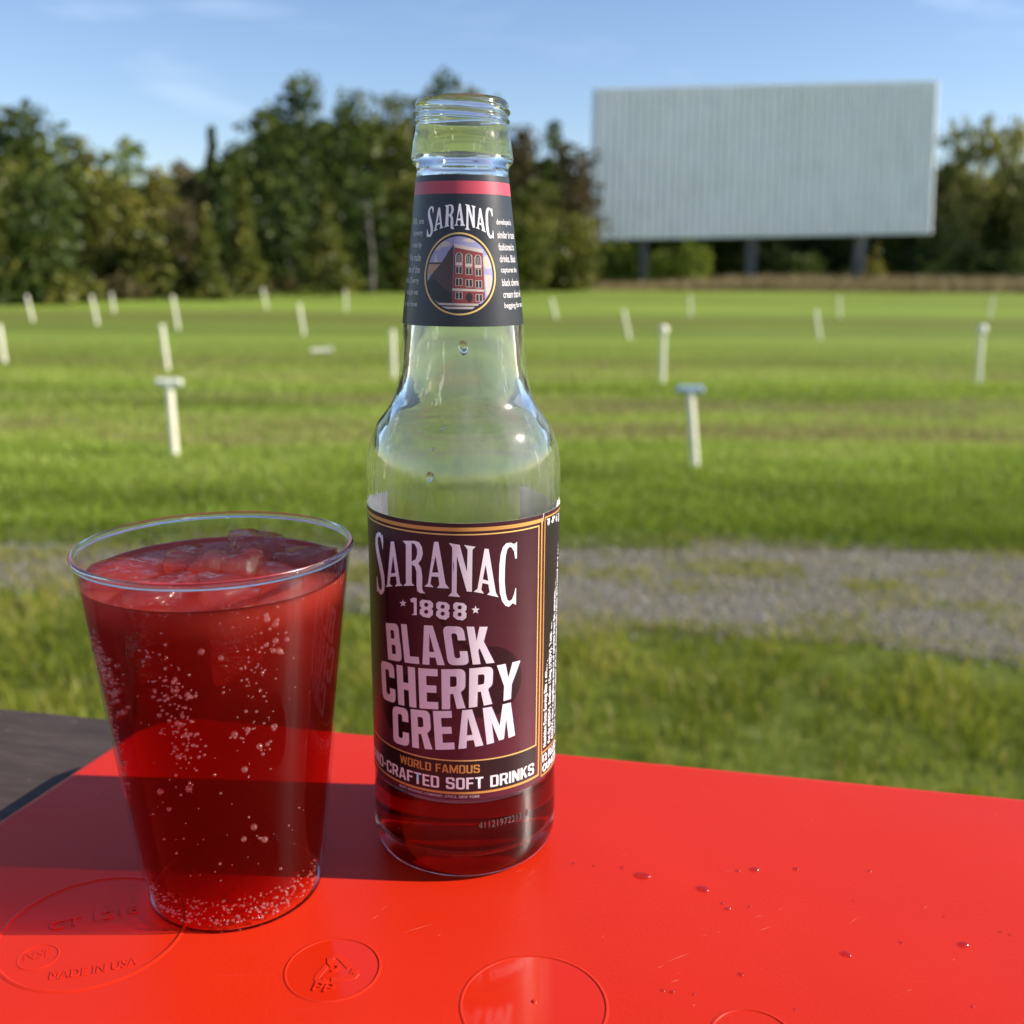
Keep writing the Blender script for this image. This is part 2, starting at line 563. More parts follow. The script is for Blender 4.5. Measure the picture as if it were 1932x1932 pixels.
# loose stones on the track
ico = bmesh.new()
bmesh.ops.create_icosphere(ico, subdivisions=1, radius=1)
IV = np.array([p.co for p in ico.verts])
IF = np.array([[p.index for p in f.verts] for f in ico.faces])
ico.free()
N = 9000
px = RNG.uniform(-3.2, 3.2, N)
tt = RNG.uniform(-0.06, 1.06, N)
py = track_near(px) + (track_far(px) - track_near(px)) * tt
keep = (median(px, py) < RNG.random(N) * 0.8)
px, py = px[keep], py[keep]
N = len(px)
sz = RNG.uniform(0.004, 0.010, N) * np.where(RNG.random(N) < 0.05, 1.7, 1)
Vs = IV[None] * (1 + 0.3 * RNG.standard_normal((N, 12, 1)) * 0.5) * sz[:, None, None] * np.array([1.1, 1.0, 0.6])
ang = RNG.uniform(0, 6.28, N)
ca, sa = np.cos(ang)[:, None], np.sin(ang)[:, None]
Vs = np.stack([Vs[..., 0] * ca - Vs[..., 1] * sa + px[:, None], Vs[..., 0] * sa + Vs[..., 1] * ca + py[:, None], Vs[..., 2] + 0.006], -1)
Fs = (IF[None] + (np.arange(N) * 12)[:, None, None]).reshape(-1, 3)
b = NB('loose_stone')
gi = b.n('NewGeometry')
c = b.ramp(gi.outputs['Random Per Island'], [(0, (0.135, 0.115, 0.085)), (0.5, (0.225, 0.205, 0.17)), (1, (0.34, 0.325, 0.30))])
o = mesh_obj('loose_gravel', Vs.reshape(-1, 3), Fs, b.done(b.principled(c, 0.85)))
tag(o, 'loose grey stones scattered over the gravel track', 'gravel', kind='stuff')


# ------------------------------------------------------------------ grass blades
def blade_mat(name, stops, trans=0.35):
    b = NB(name)
    a = b.n('Attribute')
    a.attribute_name = 'tint'
    c = b.ramp(a.outputs['Fac'], stops)
    d = b.n('BsdfDiffuse')
    t = b.n('BsdfTranslucent')
    gl = b.n('BsdfGlossy')
    gl.inputs['Roughness'].default_value = 0.45
    for x in (d, t):
        b.l(c, x.inputs['Color'])
    m = b.n('MixShader')
    m.inputs[0].default_value = trans
    b.l(d.outputs[0], m.inputs[1])
    b.l(t.outputs[0], m.inputs[2])
    m2 = b.n('MixShader')
    m2.inputs[0].default_value = 0.02
    b.l(m.outputs[0], m2.inputs[1])
    b.l(gl.outputs[0], m2.inputs[2])
    return b.done(m2.outputs[0])


GRASS = blade_mat('grass_blade', [(0.0, (0.084, 0.108, 0.007)), (0.35, (0.175, 0.216, 0.013)), (0.7, (0.300, 0.324, 0.030)), (0.9, (0.432, 0.367, 0.083)), (1.0, (0.527, 0.389, 0.143))], 0.45)
LAWN = blade_mat('lawn_blade', [(0.0, (0.131, 0.187, 0.015)), (0.35, (0.252, 0.341, 0.031)), (0.7, (0.423, 0.495, 0.089)), (0.88, (0.368, 0.319, 0.121)), (1.0, (0.287, 0.209, 0.094))], 0.45)
DRY = blade_mat('dry_blade', [(0.0, (0.12, 0.09, 0.035)), (0.5, (0.25, 0.19, 0.09)), (1.0, (0.40, 0.32, 0.17))])


def blades(name, x, y, h, w, tint, mat, lean=0.5):
    n = len(x)
    z = ground_z(x, y)
    az = RNG.uniform(0, 2 * np.pi, n)
    la = RNG.uniform(0, 2 * np.pi, n)
    ln = lean * h * RNG.uniform(0.2, 1.0, n)
    dx, dy = np.cos(az) * w / 2, np.sin(az) * w / 2
    lx, ly = np.cos(la) * ln, np.sin(la) * ln
    P = np.zeros((n, 5, 3))
    P[:, 0] = np.stack([x - dx, y - dy, z - 0.004], -1)
    P[:, 1] = np.stack([x + dx, y + dy, z - 0.004], -1)
    P[:, 2] = np.stack([x + dx * .8 + lx * .35, y + dy * .8 + ly * .35, z + h * 0.6], -1)
    P[:, 3] = np.stack([x - dx * .8 + lx * .35, y - dy * .8 + ly * .35, z + h * 0.6], -1)
    P[:, 4] = np.stack([x + lx, y + ly, z + h], -1)
    base = (np.arange(n) * 5)[:, None]
    F = np.concatenate([base + np.array([[0, 1, 2]]), base + np.array([[0, 2, 3]]), base + np.array([[3, 2, 4]])], 1).reshape(-1, 3)
    o = mesh_obj(name, P.reshape(-1, 3), F, mat)
    at = o.data.attributes.new('tint', 'FLOAT', 'FACE')
    at.data.foreach_set('value', np.repeat(np.clip(tint, 0, 1), 3).astype(np.float32))
    return o


# rough grass in front of the track
N = 120000
x = RNG.uniform(-3.6, 3.8, N)
y = RNG.uniform(1.2, 4.0, N)
on = track_near(x) - y
dens = vnoise(x, y, 4.5, 8) * 0.6 + vnoise(x, y, 13, 9) * 0.5
k = (on > -0.10 * RNG.random(N)) & (RNG.random(N) < np.clip((dens - 0.12) * 1.5, 0.12, 1)) & (RNG.random(N) < np.clip(0.35 + on * 1.6, 0, 1))
x, y, dens, on = x[k], y[k], dens[k], on[k]
h = RNG.uniform(0.025, 0.06, len(x)) * (0.7 + 0.7 * dens)
tint = -0.10 + 0.72 * vnoise(x, y, 3.2, 21) + 0.35 * vnoise(x, y, 1.1, 22) + 0.28 * RNG.standard_normal(len(x)) * 0.5 + 0.10
tint = np.where(RNG.random(len(x)) < 0.07, 0.95, tint)
o = blades('rough_grass', x, y, h, RNG.uniform(0.003, 0.006, len(x)), tint, GRASS, 0.8)
tag(o, 'rough uneven green grass between counter and gravel track', 'grass', kind='stuff')

# tufts on the track
N = 60000
x = RNG.uniform(-3.4, 3.6, N)
y = track_near(x) + (track_far(x) - track_near(x)) * RNG.random(N)
k = RNG.random(N) < median(x, y) + 1.2 * np.clip(vnoise(x, y * 2.2, 2.6, 3) - 0.52, 0, 1) + 0.4 * np.clip(vnoise(x, y * 2, 7, 5) - 0.5, 0, 1) + 0.05 + 0.6 * np.clip(1 - np.minimum(y - track_near(x), track_far(x) - y) / 0.22, 0, 1) * vnoise(x, y, 5, 6)
x, y = x[k], y[k]
tint = 0.25 + 0.4 * RNG.random(len(x)) + 0.38 * (RNG.random(len(x)) < 0.5)
o = blades('track_grass', x, y, RNG.uniform(0.015, 0.04, len(x)), RNG.uniform(0.003, 0.006, len(x)), tint, GRASS, 0.9)
tag(o, 'short grass tufts growing in the gravel track', 'grass', kind='stuff')

# mown lawn beyond the track
N = 200000
u = RNG.random(N)
y = 4.6 + 13.0 * u ** 1.7
x = RNG.uniform(-1, 1, N) * (0.66 * y + 1.4)
k = (y > track_far(x) - 0.35 * RNG.random(N) ** 2 + 0.25 * (vnoise(x, y, 3.0, 4) - 0.5)) & (RNG.random(N) > sm(10, 17.4, y))
x, y = x[k], y[k]
worn = np.clip((np.exp(-((y - 9.5 - 0.3 * wob(x, 0.6, 3)) / 0.5) ** 2) + 0.5 * np.exp(-((y - 13.9 - 0.3 * wob(x, 0.5, 5)) / 0.5) ** 2)) * np.clip(vnoise(x * 0.7, y, 1.0, 31) * 1.9 - 0.3, 0, 1), 0, 1)
k = RNG.random(len(x)) > worn * 0.9
x, y, worn = x[k], y[k], worn[k]
tint = 0.16 + 0.62 * vnoise(x * 0.35, y * 1.8, 1.5, 41) + 0.16 * (vnoise(x, y, 2.6, 43) - 0.5) + 1.25 * (np.interp(y + 0.3 * wob(x, .5, 2), BAND_Y, BAND_V) - 0.95) + 0.11 * RNG.standard_normal(len(x)) + 0.75 * worn
o = blades('mown_lawn', x, y, RNG.uniform(0.02, 0.045, len(x)), 0.004 + 0.0008 * y, tint, LAWN, 0.7)
tag(o, 'mown green grass of the field with worn brownish strips', 'grass', kind='stuff')

# tall dry grass along the far edge of the field
N = 9000
x = RNG.uniform(-3, 34, N)
y = RNG.uniform(50.0, 56, N)
h = RNG.uniform(0.35, 0.95, N) * (0.45 + 0.55 * sm(4, 14, x))
o = blades('tall_dry_grass', x, y, h, RNG.uniform(0.03, 0.07, N), 0.25 + 0.6 * RNG.random(N), DRY, 0.5)
tag(o, 'tall tan dry grass along the far edge of the field', 'grass', kind='stuff')

# ------------------------------------------------------------------ trees
BARK = simple('bark', (0.075, 0.06, 0.048), 0.9, 0.2, scale=6, amt=0.4, bump=0.6)
DEADBARK = simple('dead_bark', (0.15, 0.135, 0.115), 0.9, 0.2, scale=6, amt=0.3)
PAL = {
    'dark': [(0.0, (0.042, 0.069, 0.017)), (0.5, (0.070, 0.101, 0.018)), (1.0, (0.176, 0.201, 0.037))],
    'olive': [(0.0, (0.071, 0.087, 0.017)), (0.5, (0.129, 0.144, 0.024)), (1.0, (0.295, 0.277, 0.053))],
    'light': [(0.0, (0.105, 0.161, 0.018)), (0.5, (0.166, 0.223, 0.026)), (1.0, (0.330, 0.362, 0.060))],
    'yellow': [(0.0, (0.121, 0.118, 0.021)), (0.5, (0.192, 0.180, 0.029)), (1.0, (0.353, 0.299, 0.060))],
    'rust': [(0.0, (0.051, 0.048, 0.019)), (0.5, (0.095, 0.072, 0.027)), (1.0, (0.170, 0.118, 0.043))],
    'willow': [(0.0, (0.161, 0.176, 0.039)), (0.5, (0.260, 0.255, 0.067)), (1.0, (0.470, 0.426, 0.133))],
    'brown': [(0.0, (0.088, 0.071, 0.028)), (0.5, (0.146, 0.118, 0.048)), (1.0, (0.249, 0.212, 0.089))],
}
LEAF = {k: blade_mat(k + '_foliage', s, 0.38) for k, s in PAL.items()}


def crown(lobes, leaf, count, seed, droop=0.0):
    """leaf-sized quads spread through lobes (x, y, z, rx, rz); count per unit of lobe surface"""
    g = np.random.default_rng(seed)
    Vs, T = [], []
    for (x, y, z, rx, rz) in lobes:
        nn = int(max(30, count * rx * (rx + rz) * 2))
        d = g.standard_normal((nn, 3))
        d /= np.linalg.norm(d, axis=1)[:, None]
        rad = g.uniform(0.35, 1.08, nn) ** 0.6
        # ragged surface: a few directions stick out, some are hollow
        ax = g.standard_normal((7, 3))
        ax /= np.linalg.norm(ax, axis=1)[:, None]
        bumpv = (np.clip(d @ ax.T, 0, 1) ** 6) @ g.uniform(-0.35, 0.35, 7)
        P = d * (rad * (1 + bumpv))[:, None] * np.array([rx, rx, rz]) + np.array([x, y, z])
        P[:, 2] -= droop * g.random(nn) * rz * (np.hypot(d[:, 0], d[:, 1]) > 0.6)
        s = leaf * g.uniform(0.6, 1.4, nn)
        a = g.standard_normal((nn, 3))
        a /= np.linalg.norm(a, axis=1)[:, None]
        c = np.cross(a, g.standard_normal((nn, 3)))
        c /= np.linalg.norm(c, axis=1)[:, None]
        e = np.cross(a, c)
        stretch = 1.0 + 1.2 * droop
        if droop:
            e = e * 0.4 + np.array([0, 0, 1.0])
        q = np.stack([P - c * s[:, None] * .5 - e * s[:, None] * .5 * stretch, P + c * s[:, None] * .5 - e * s[:, None] * .3 * stretch,
                      P + c * s[:, None] * .4 + e * s[:, None] * .5 * stretch, P - c * s[:, None] * .4 + e * s[:, None] * .4 * stretch], 1)
        Vs.append(q)
        T.append(0.45 + 0.22 * g.standard_normal() * np.ones(nn) * 0.8 + 0.16 * g.standard_normal(nn))
    V = np.concatenate(Vs).reshape(-1, 3)
    t = np.clip(np.concatenate(T), 0, 1)
    return V, t


def tree(name, x, y, h, w, pal, label, group, shape='round', seed=0, skirt=0.06, leaf=None, dens=1.0):
    g = np.random.default_rng(seed + 100)
    root = thing(name, (x, y, 0))
    tag(root, label, 'bush' if shape == 'bush' else 'tree', group)
    lobes = []
    leaf = leaf or (0.12 + 0.0075 * h)
    if shape == 'cone':
        nl = 22
        lobes.append((0, 0, h * 0.93, 0.05 + w * 0.02, h * 0.07))
        for k in range(nl):
            t = skirt + (1 - skirt) * (k / (nl - 1)) ** 0.9
            rad = w * 0.5 * (1.0 - t) ** 1.0 + 0.05
            for q in range(2 if t > 0.8 else 3):
                a = g.uniform(0, 6.28)
                rr = rad * g.uniform(0.3, 0.75)
                lobes.append((rr * math.cos(a), rr * math.sin(a), h * t * 0.97, max(0.12, rad * 0.5), max(0.22, h * 0.035)))
    elif shape == 'bush':
        for k in range(9):
            a = g.uniform(0, 6.28)
            rr = w * 0.5 * math.sqrt(g.random()) * 0.75
            top = h * (1 - 0.5 * (rr / (w * 0.5)) ** 2) * g.uniform(0.6, 1)
            lobes.append((rr * math.cos(a), rr * math.sin(a), top * 0.5, w * 0.22, top * 0.5))
    else:
        nl = 34 if shape != 'willow' else 26
        for k in range(nl):
            t = skirt + (1 - skirt) * ((k + g.random()) / nl)
            if shape == 'tall':
                prof = (0.70 + 0.30 * math.sin(math.pi * min(1, t * 1.1))) * (1 if t < .72 else max(0.05, 1 - ((t - .72) / .30) ** 2) ** .5)
            else:
                prof = max(0.05, 1 - (abs(t - 0.50) / 0.54) ** 2.6) ** 0.5
            a = g.uniform(0, 6.28)
            lr = w * 0.5 * g.uniform(0.24, 0.42)
            rr = max(0, w * 0.5 * prof * g.uniform(0.45, 1.1) - lr * 0.6)
            lobes.append((rr * math.cos(a), rr * math.sin(a), min(h * t, h - lr * 0.6), lr, lr * g.uniform(0.6, 0.9)))
        for k in range(7):
            t = 0.08 + 0.78 * k / 6
            prof = max(0.2, 1 - ((t - 0.42) / 0.60) ** 2) ** 0.5
            lobes.append((0, 0, h * t, w * 0.30 * prof + 0.15, h * 0.085))
    droop = 0.9 if shape == 'willow' else 0.0
    V, t = crown(lobes, leaf, dens * (34 if shape != 'bush' else 60) / (leaf / 0.3) ** 2 * 0.30, seed, droop)
    ok = V.reshape(-1, 4, 3)[:, :, 2].min(1) > 0.02
    V = V.reshape(-1, 4, 3)[ok].reshape(-1, 3)
    t = t[ok]
    F = np.arange(len(V)).reshape(-1, 4)
    c = mesh_obj('crown', V, F, LEAF[pal], root)
    at = c.data.attributes.new('tint', 'FLOAT', 'FACE')
    at.data.foreach_set('value', t.astype(np.float32))
    bm = bmesh.new()
    tr = max(0.05, h * 0.010) if shape != 'bush' else 0.03
    segs = 6
    pts = [Vector((0.12 * math.sin(k * 1.3 + seed) * (k > 0), 0.12 * math.cos(k * 1.7 + seed) * (k > 0), h * 0.86 * k / segs)) for k in range(segs + 1)]
    for k in range(segs):
        tube_bm(bm, pts[k], pts[k + 1], tr * (1 - k / (segs + 1)), tr * (1 - (k + 1) / (segs + 1)), 8, True)
    for (lx, ly, lz, lr, _z) in lobes[:: 3 if shape != 'bush' else 2]:
        zb = max(0.1 * h, lz - 0.35 * math.hypot(lx, ly) - 0.06 * h)
        kk = min(segs, zb / (h * 0.86) * segs)
        p0 = pts[int(kk)].lerp(pts[min(segs, int(kk) + 1)], kk - int(kk))
        tube_bm(bm, p0, (lx * 0.9, ly * 0.9, lz), tr * 0.35, tr * 0.1, 5, True)
    bm_obj('trunk', bm, BARK, root, True)
    return root


def ptree(xc, ytop, hw, Yd, pal, label, group, shape='round', seed=0, name='tree', **kw):
    top = at_y(xc, ytop, Yd)
    side = at_y(xc + hw, ytop + 40, Yd)
    return tree(name, top[0], Yd, top[2], 2 * (side[0] - top[0]), pal, label, group, shape, seed, **kw)


WOOD = 'trees along the far edge of the field'
TREES = [
    # xc, ytop, half width, depth, palette, shape, label
    (-70, 185, 120, 34, 'dark', 'round', 'dark broad tree cut by the left picture edge'),
    (40, 192, 88, 33, 'dark', 'round', 'tall dark green tree, leftmost full crown above the left field edge'),
    (120, 252, 74, 36, 'olive', 'round', 'rounded olive tree second from the left picture edge'),
    (182, 318, 52, 35, 'olive', 'round', 'low olive tree stepping down right of the tall left trees'),
    (60, 330, 85, 31, 'dark', 'round', 'dense low dark tree in front of the tall left trees'),
    (-20, 300, 70, 30.5, 'olive', 'round', 'olive leafy tree at the left edge reaching down to the lawn'),
    (238, 262, 46, 46, 'light', 'tall', 'pale feathery tree standing alone in the low gap of the treeline'),
    (232, 345, 55, 38, 'yellow', 'round', 'yellow green tree below the pale feathery tree'),
    (300, 318, 52, 42, 'yellow', 'round', 'yellowing round tree in the lowest gap of the treeline'),
    (345, 305, 42, 44, 'brown', 'round', 'brownish thinning tree beside the narrow dark spire'),
    (398, 240, 30, 45, 'dark', 'cone', 'narrow dark conifer spire in the gap of the treeline'),
    (430, 272, 45, 44, 'dark', 'round', 'dark tree right beside the narrow conifer spire'),
    (455, 330, 30, 36, 'olive', 'cone', 'olive conifer lit from the right, in front of the dark middle trees'),
    (345, 390, 40, 35, 'brown', 'tall', 'tan leafy tree in front of the lowest gap'),
    (385, 395, 26, 34, 'olive', 'cone', 'small olive conifer left of the taller olive conifer'),
    (275, 420, 60, 34, 'olive', 'round', 'low olive tree left of the tan leafy tree'),
    (500, 196, 50, 46, 'dark', 'tall', 'tall dark tree at the left end of the high middle group'),
    (565, 146, 66, 47, 'dark', 'tall', 'highest tree left of the bottle with a dome shaped top'),
    (660, 168, 60, 48, 'dark', 'tall', 'tall green tree midway between dome shaped tree and bottle'),
    (735, 172, 55, 49, 'olive', 'tall', 'tall thin topped olive tree just left of the bottle neck'),
    (822, 140, 72, 50, 'dark', 'round', 'tall dark tree standing directly behind the bottle mouth'),
    (905, 165, 62, 50, 'olive', 'round', 'olive tree showing right above and behind the bottle mouth'),
    (612, 360, 44, 40, 'olive', 'cone', 'sunlit green conifer in front of the high middle group'),
    (540, 330, 46, 42, 'dark', 'round', 'shaded dark tree below the dome shaped tree'),
    (690, 330, 64, 45, 'dark', 'round', 'shaded dark tree left of the black neck label'),
    (775, 330, 60, 46, 'olive', 'round', 'olive tree half hidden behind the black neck label'),
    (985, 235, 56, 50, 'rust', 'round', 'rust brown tree right of the bottle neck'),
    (1047, 226, 30, 54, 'dark', 'round', 'small dark green crown peeping over the rust brown trees'),
    (1085, 275, 55, 51, 'rust', 'round', 'orange brown tree touching the left edge of the white screen'),
    (1010, 340, 42, 46, 'olive', 'round', 'green rounded tree right of the black neck label'),
    (960, 430, 60, 47, 'light', 'round', 'bright green bushy tree low beside the black neck label'),
    (1085, 405, 60, 49, 'olive', 'round', 'olive tree low beside the lower left corner of the screen'),
    (1250, 330, 95, 66, 'dark', 'round', 'dark tree behind the left half of the white screen'),
    (1400, 330, 95, 67, 'dark', 'round', 'dark tree behind the middle of the white screen'),
    (1550, 320, 95, 67, 'dark', 'round', 'dark tree behind the right half of the white screen'),
    (1700, 300, 95, 66, 'dark', 'round', 'dark tree behind the right edge of the white screen'),
    (1832, 224, 72, 62, 'willow', 'willow', 'grey green willow right of the white screen'),
    (1915, 232, 60, 64, 'willow', 'willow', 'drooping pale willow at the right picture edge'),
    (1990, 260, 80, 60, 'willow', 'willow', 'willow mostly outside the right picture edge'),
    (1800, 330, 60, 66, 'dark', 'round', 'dark shaded tree low behind the willows'),
    (1905, 360, 70, 63, 'dark', 'round', 'dark shaded tree under the drooping willow'),
    (1180, 440, 60, 58, 'light', 'bush', 'light green bush under the left end of the screen'),
    (1290, 440, 62, 60, 'light', 'bush', 'light green bush between the left and middle screen supports'),
    (1652, 448, 24, 56.2, 'yellow', 'bush', 'yellow green climber at the right screen support'),
    (1500, 430, 75, 62, 'dark', 'bush', 'dark undergrowth between the middle and right screen supports'),
    (1760, 440, 90, 61, 'dark', 'bush', 'dark undergrowth right of the right screen support'),
    (1900, 445, 80, 60, 'dark', 'bush', 'dark undergrowth at the right picture edge'),
    (230, 505, 60, 33, 'brown', 'bush', 'reddish brown bush at the lawn edge, leftmost of the brown bushes'),
    (345, 500, 62, 35, 'rust', 'bush', 'reddish brown bush under the tan leafy tree'),
    (450, 502, 60, 39, 'brown', 'bush', 'dull brown bush below the olive conifer'),
    (530, 512, 48, 42, 'rust', 'bush', 'small reddish bush at the foot of the high middle group'),
    (110, 490, 80, 31, 'olive', 'bush', 'olive bush at the left lawn edge'),
    (0, 480, 80, 30, 'dark', 'bush', 'dark bush at the far left lawn edge'),
    (650, 455, 75, 46, 'dark', 'bush', 'dark undergrowth below the shaded tree left of the bottle'),
    (760, 450, 70, 47, 'dark', 'bush', 'dark undergrowth right behind the lower neck label'),
    (880, 440, 80, 48, 'dark', 'bush', 'dark undergrowth seen right behind the bottle'),
    (1050, 478, 62, 50, 'dark', 'bush', 'dark bush between the bottle and the screen'),
]
for i, (xc, yt, hw, Yd, pal, shp, lab) in enumerate(TREES):
    bush = shp == 'bush'
    ptree(xc, yt, hw * (1.4 if shp == 'tall' else 1.22 if shp == 'round' else 1.75 if shp == 'cone' else 1.0), Yd, pal, lab, 'bushes along the far edge of the field' if bush else WOOD, 'round' if shp == 'tall' else shp, i * 7 + 3,
          name='bush' if bush else ('conifer' if shp == 'cone' else 'tree'))
# the wood behind them: one dark mass of leaves
kx = [-1500, -160, 150, 230, 300, 400, 470, 560, 820, 900, 1000, 1100, 1200, 1700, 1780, 2100, 3200]
ky = [280, 265, 305, 335, 340, 335, 270, 240, 225, 245, 285, 330, 340, 330, 330, 320, 320]
N = 40000
pxx = np.where(RNG.random(N) < 0.66, RNG.uniform(-160, 2100, N), np.where(RNG.random(N) < 0.55, RNG.uniform(-1500, -100, N), RNG.uniform(2000, 3000, N)))
tops = np.interp(pxx, kx, ky) + 22 * (vnoise(pxx, pxx * 0, 0.021, 77) - 0.5) * 2
depth = np.interp(pxx, [-160, 150, 320, 520, 1100, 1932], [43, 46, 52, 58, 62, 74]) + RNG.uniform(0, 3.5, N)
P0 = np.array([at_y(a_, b_, c_) for a_, b_, c_ in zip(pxx, tops, depth)])
zz = P0[:, 2] * RNG.random(N) ** 0.9
P0[:, 2] = zz
s_ = RNG.uniform(0.35, 0.75, N)
a_ = RNG.standard_normal((N, 3)); a_ /= np.linalg.norm(a_, axis=1)[:, None]
c_ = np.cross(a_, RNG.standard_normal((N, 3))); c_ /= np.linalg.norm(c_, axis=1)[:, None]
e_ = np.cross(a_, c_)
q = np.stack([P0 - c_ * s_[:, None] * .5 - e_ * s_[:, None] * .5, P0 + c_ * s_[:, None] * .5 - e_ * s_[:, None] * .35, P0 + c_ * s_[:, None] * .4 + e_ * s_[:, None] * .5, P0 - c_ * s_[:, None] * .45 + e_ * s_[:, None] * .4], 1)
q[:, :, 2] = np.maximum(q[:, :, 2], 0.01)
o = mesh_obj('background_wood', q.reshape(-1, 3), np.arange(N * 4).reshape(-1, 4), LEAF['dark'])
at = o.data.attributes.new('tint', 'FLOAT', 'FACE')
at.data.foreach_set('value', np.clip(0.4 + 0.5 * (vnoise(pxx, zz * 20, 0.03, 12) - 0.5) + 0.15 * RNG.standard_normal(N), 0, 1).astype(np.float32))
tag(o, 'dark dense wood filling the gaps behind the trees', 'wood', kind='stuff')
# two bare dead trunks
for i, (xc, yt, Yd, lab) in enumerate(((697, 375, 43, 'thin bare grey dead trunk left of the black neck label'),)):
    top = at_y(xc, yt, Yd)
    root = thing('dead_tree', (top[0], Yd, 0))
    tag(root, lab, 'tree', None)
    bm = bmesh.new()
    hh = top[2]
    for k in range(5):
        tube_bm(bm, (0.06 * math.sin(k), 0, hh * k / 5), (0.06 * math.sin(k + 1), 0, hh * (k + 1) / 5), 0.10 - 0.015 * k, 0.085 - 0.015 * k, 8)
    bm_obj('trunk', bm, DEADBARK, root, True)
    bm = bmesh.new()
    for k in range(5):
        a = k * 2.2 + i
        tube_bm(bm, (0, 0, hh * (0.45 + 0.11 * k)), (0.7 * math.cos(a), 0.7 * math.sin(a), hh * (0.55 + 0.11 * k)), 0.03, 0.01, 5)
    bm_obj('branches', bm, DEADBARK, root, True)

# ------------------------------------------------------------------ drive-in screen
b = NB('screen_paint')
v = b.coords((1.0, 1.0, 0.02))
f = b.noise(v, 2.6, 5, 0.75)
f2 = b.noise(b.coords((0.3, 0.3, 0.5)), 1.0, 4, 0.6)
c = b.ramp(f, [(0.32, (0.52, 0.57, 0.57)), (0.5, (0.62, 0.665, 0.665)), (0.68, (0.71, 0.74, 0.725))])
c = b.mix(0.35, c, b.ramp(f2, [(0.35, (0.56, 0.60, 0.57)), (0.65, (0.66, 0.72, 0.74))]))
SCREEN = b.done(b.principled(c, 0.6, None, 0.4))
STEEL = simple('weathered_steel', (0.16, 0.16, 0.165), 0.6, 0.5, scale=3, amt=0.35)
TRIM = simple('screen_trim', (0.50, 0.54, 0.53), 0.5, 0.5, scale=2, amt=0.1)
TL, TR_, BR, BL = at_y(1121, 168, 57.6), at_y(1770, 153, 57.0), at_y(1757, 440, 55.6), at_y(1113, 452, 56.2)
# the screen's own frame: right, up, and normal (towards the field)
TLv, TRv, BRv, BLv = (Vector(p) for p in (TL, TR_, BR, BL))
root = thing('cinema_screen', (TLv + BRv) / 2 * Vector((1, 1, 0)) if False else ((BLv.x + BRv.x) / 2, (BLv.y + BRv.y) / 2, 0))
tag(root, 'large blank white outdoor cinema screen of vertical panels on dark supports', 'screen')
nrm = (BRv - BLv).cross(TLv - BLv).normalized()
off = Vector(root.location)


def spt(s, t, d=0.0):
    return (BLv * (1 - s) + BRv * s) * (1 - t) + (TLv * (1 - s) + TRv * s) * t + nrm * d - off


NP = 46
for k in range(1):
    V, F, mi = [], [], []
    cols = []
    for i in range(NP):
        s0, s1 = i / NP, (i + 1) / NP
        cols += [(s0 + 0.0004, 0.0), (s0 + 0.0018, 0.035), (s1 - 0.0050, 0.035), (s1 - 0.0032, 0.06), (s1 - 0.0004, 0.0)]
    rows = [0, 0.25, 0.5, 0.75, 1]
    for t in rows:
        V += [spt(s, t, d) for s, d in cols]
    nc = len(cols)
    for r_ in range(len(rows) - 1):
        for i in range(nc - 1):
            a = r_ * nc + i
            F.append((a, a + 1, a + nc + 1, a + nc))
    # back skin
    q = len(V)
    V += [spt(0, 0, -0.18), spt(1, 0, -0.18), spt(1, 1, -0.18), spt(0, 1, -0.18)]
    F.append((q + 3, q + 2, q + 1, q))
mesh_obj('screen_face', [tuple(p) for p in V], F, SCREEN, root)
bm = bmesh.new()
for (a, c_) in (((0, 0), (1, 0)), ((1, 0), (1, 1)), ((1, 1), (0, 1)), ((0, 1), (0, 0))):
    tube_bm(bm, spt(a[0], a[1], -0.06), spt(c_[0], c_[1], -0.06), 0.055, n=8)
bm_obj('edge_trim', bm, TRIM, root)
for s_px, wpx in ((1218, 10), (1425, 16), (1634, 13)):
    s_ = (s_px - 1113) / 644
    foot = spt(s_, 0, -0.35)
    foot.z = 0
    up = spt(s_, 0.93, -0.35)
    top = Vector((foot.x, foot.y, spt(s_, 0.02, -0.35).z + 0.3))
    bm = bmesh.new()
    hwid = wpx / FPX * 56 / 2 * 0.75
    for sx in (-1, 1):
        for sy in (0, 1):
            tube_bm(bm, (foot.x + sx * hwid, foot.y + sy * 0.5, -0.05), (top.x + sx * hwid, top.y + sy * 0.5, top.z), 0.07, n=6)
    nb_ = 6
    for k in range(nb_):
        z0, z1 = top.z * k / nb_, top.z * (k + 1) / nb_
        sx = 1 if k % 2 else -1
        tube_bm(bm, (foot.x - sx * hwid, foot.y, z0), (foot.x + sx * hwid, foot.y, z1), 0.05, n=6)
        tube_bm(bm, (foot.x + sx * hwid, foot.y + 0.5, z0), (foot.x - sx * hwid, foot.y + 0.5, z1), 0.05, n=6)
    tube_bm(bm, (foot.x, foot.y + 0.25, top.z - 0.1), up + Vector((0, 0.2, 0)), 0.10, n=6)
    tube_bm(bm, (foot.x, foot.y + 1.3, -0.05), up + Vector((0, 0.2, 0)), 0.08, n=6)
    bm_obj('support', bm, STEEL, root)

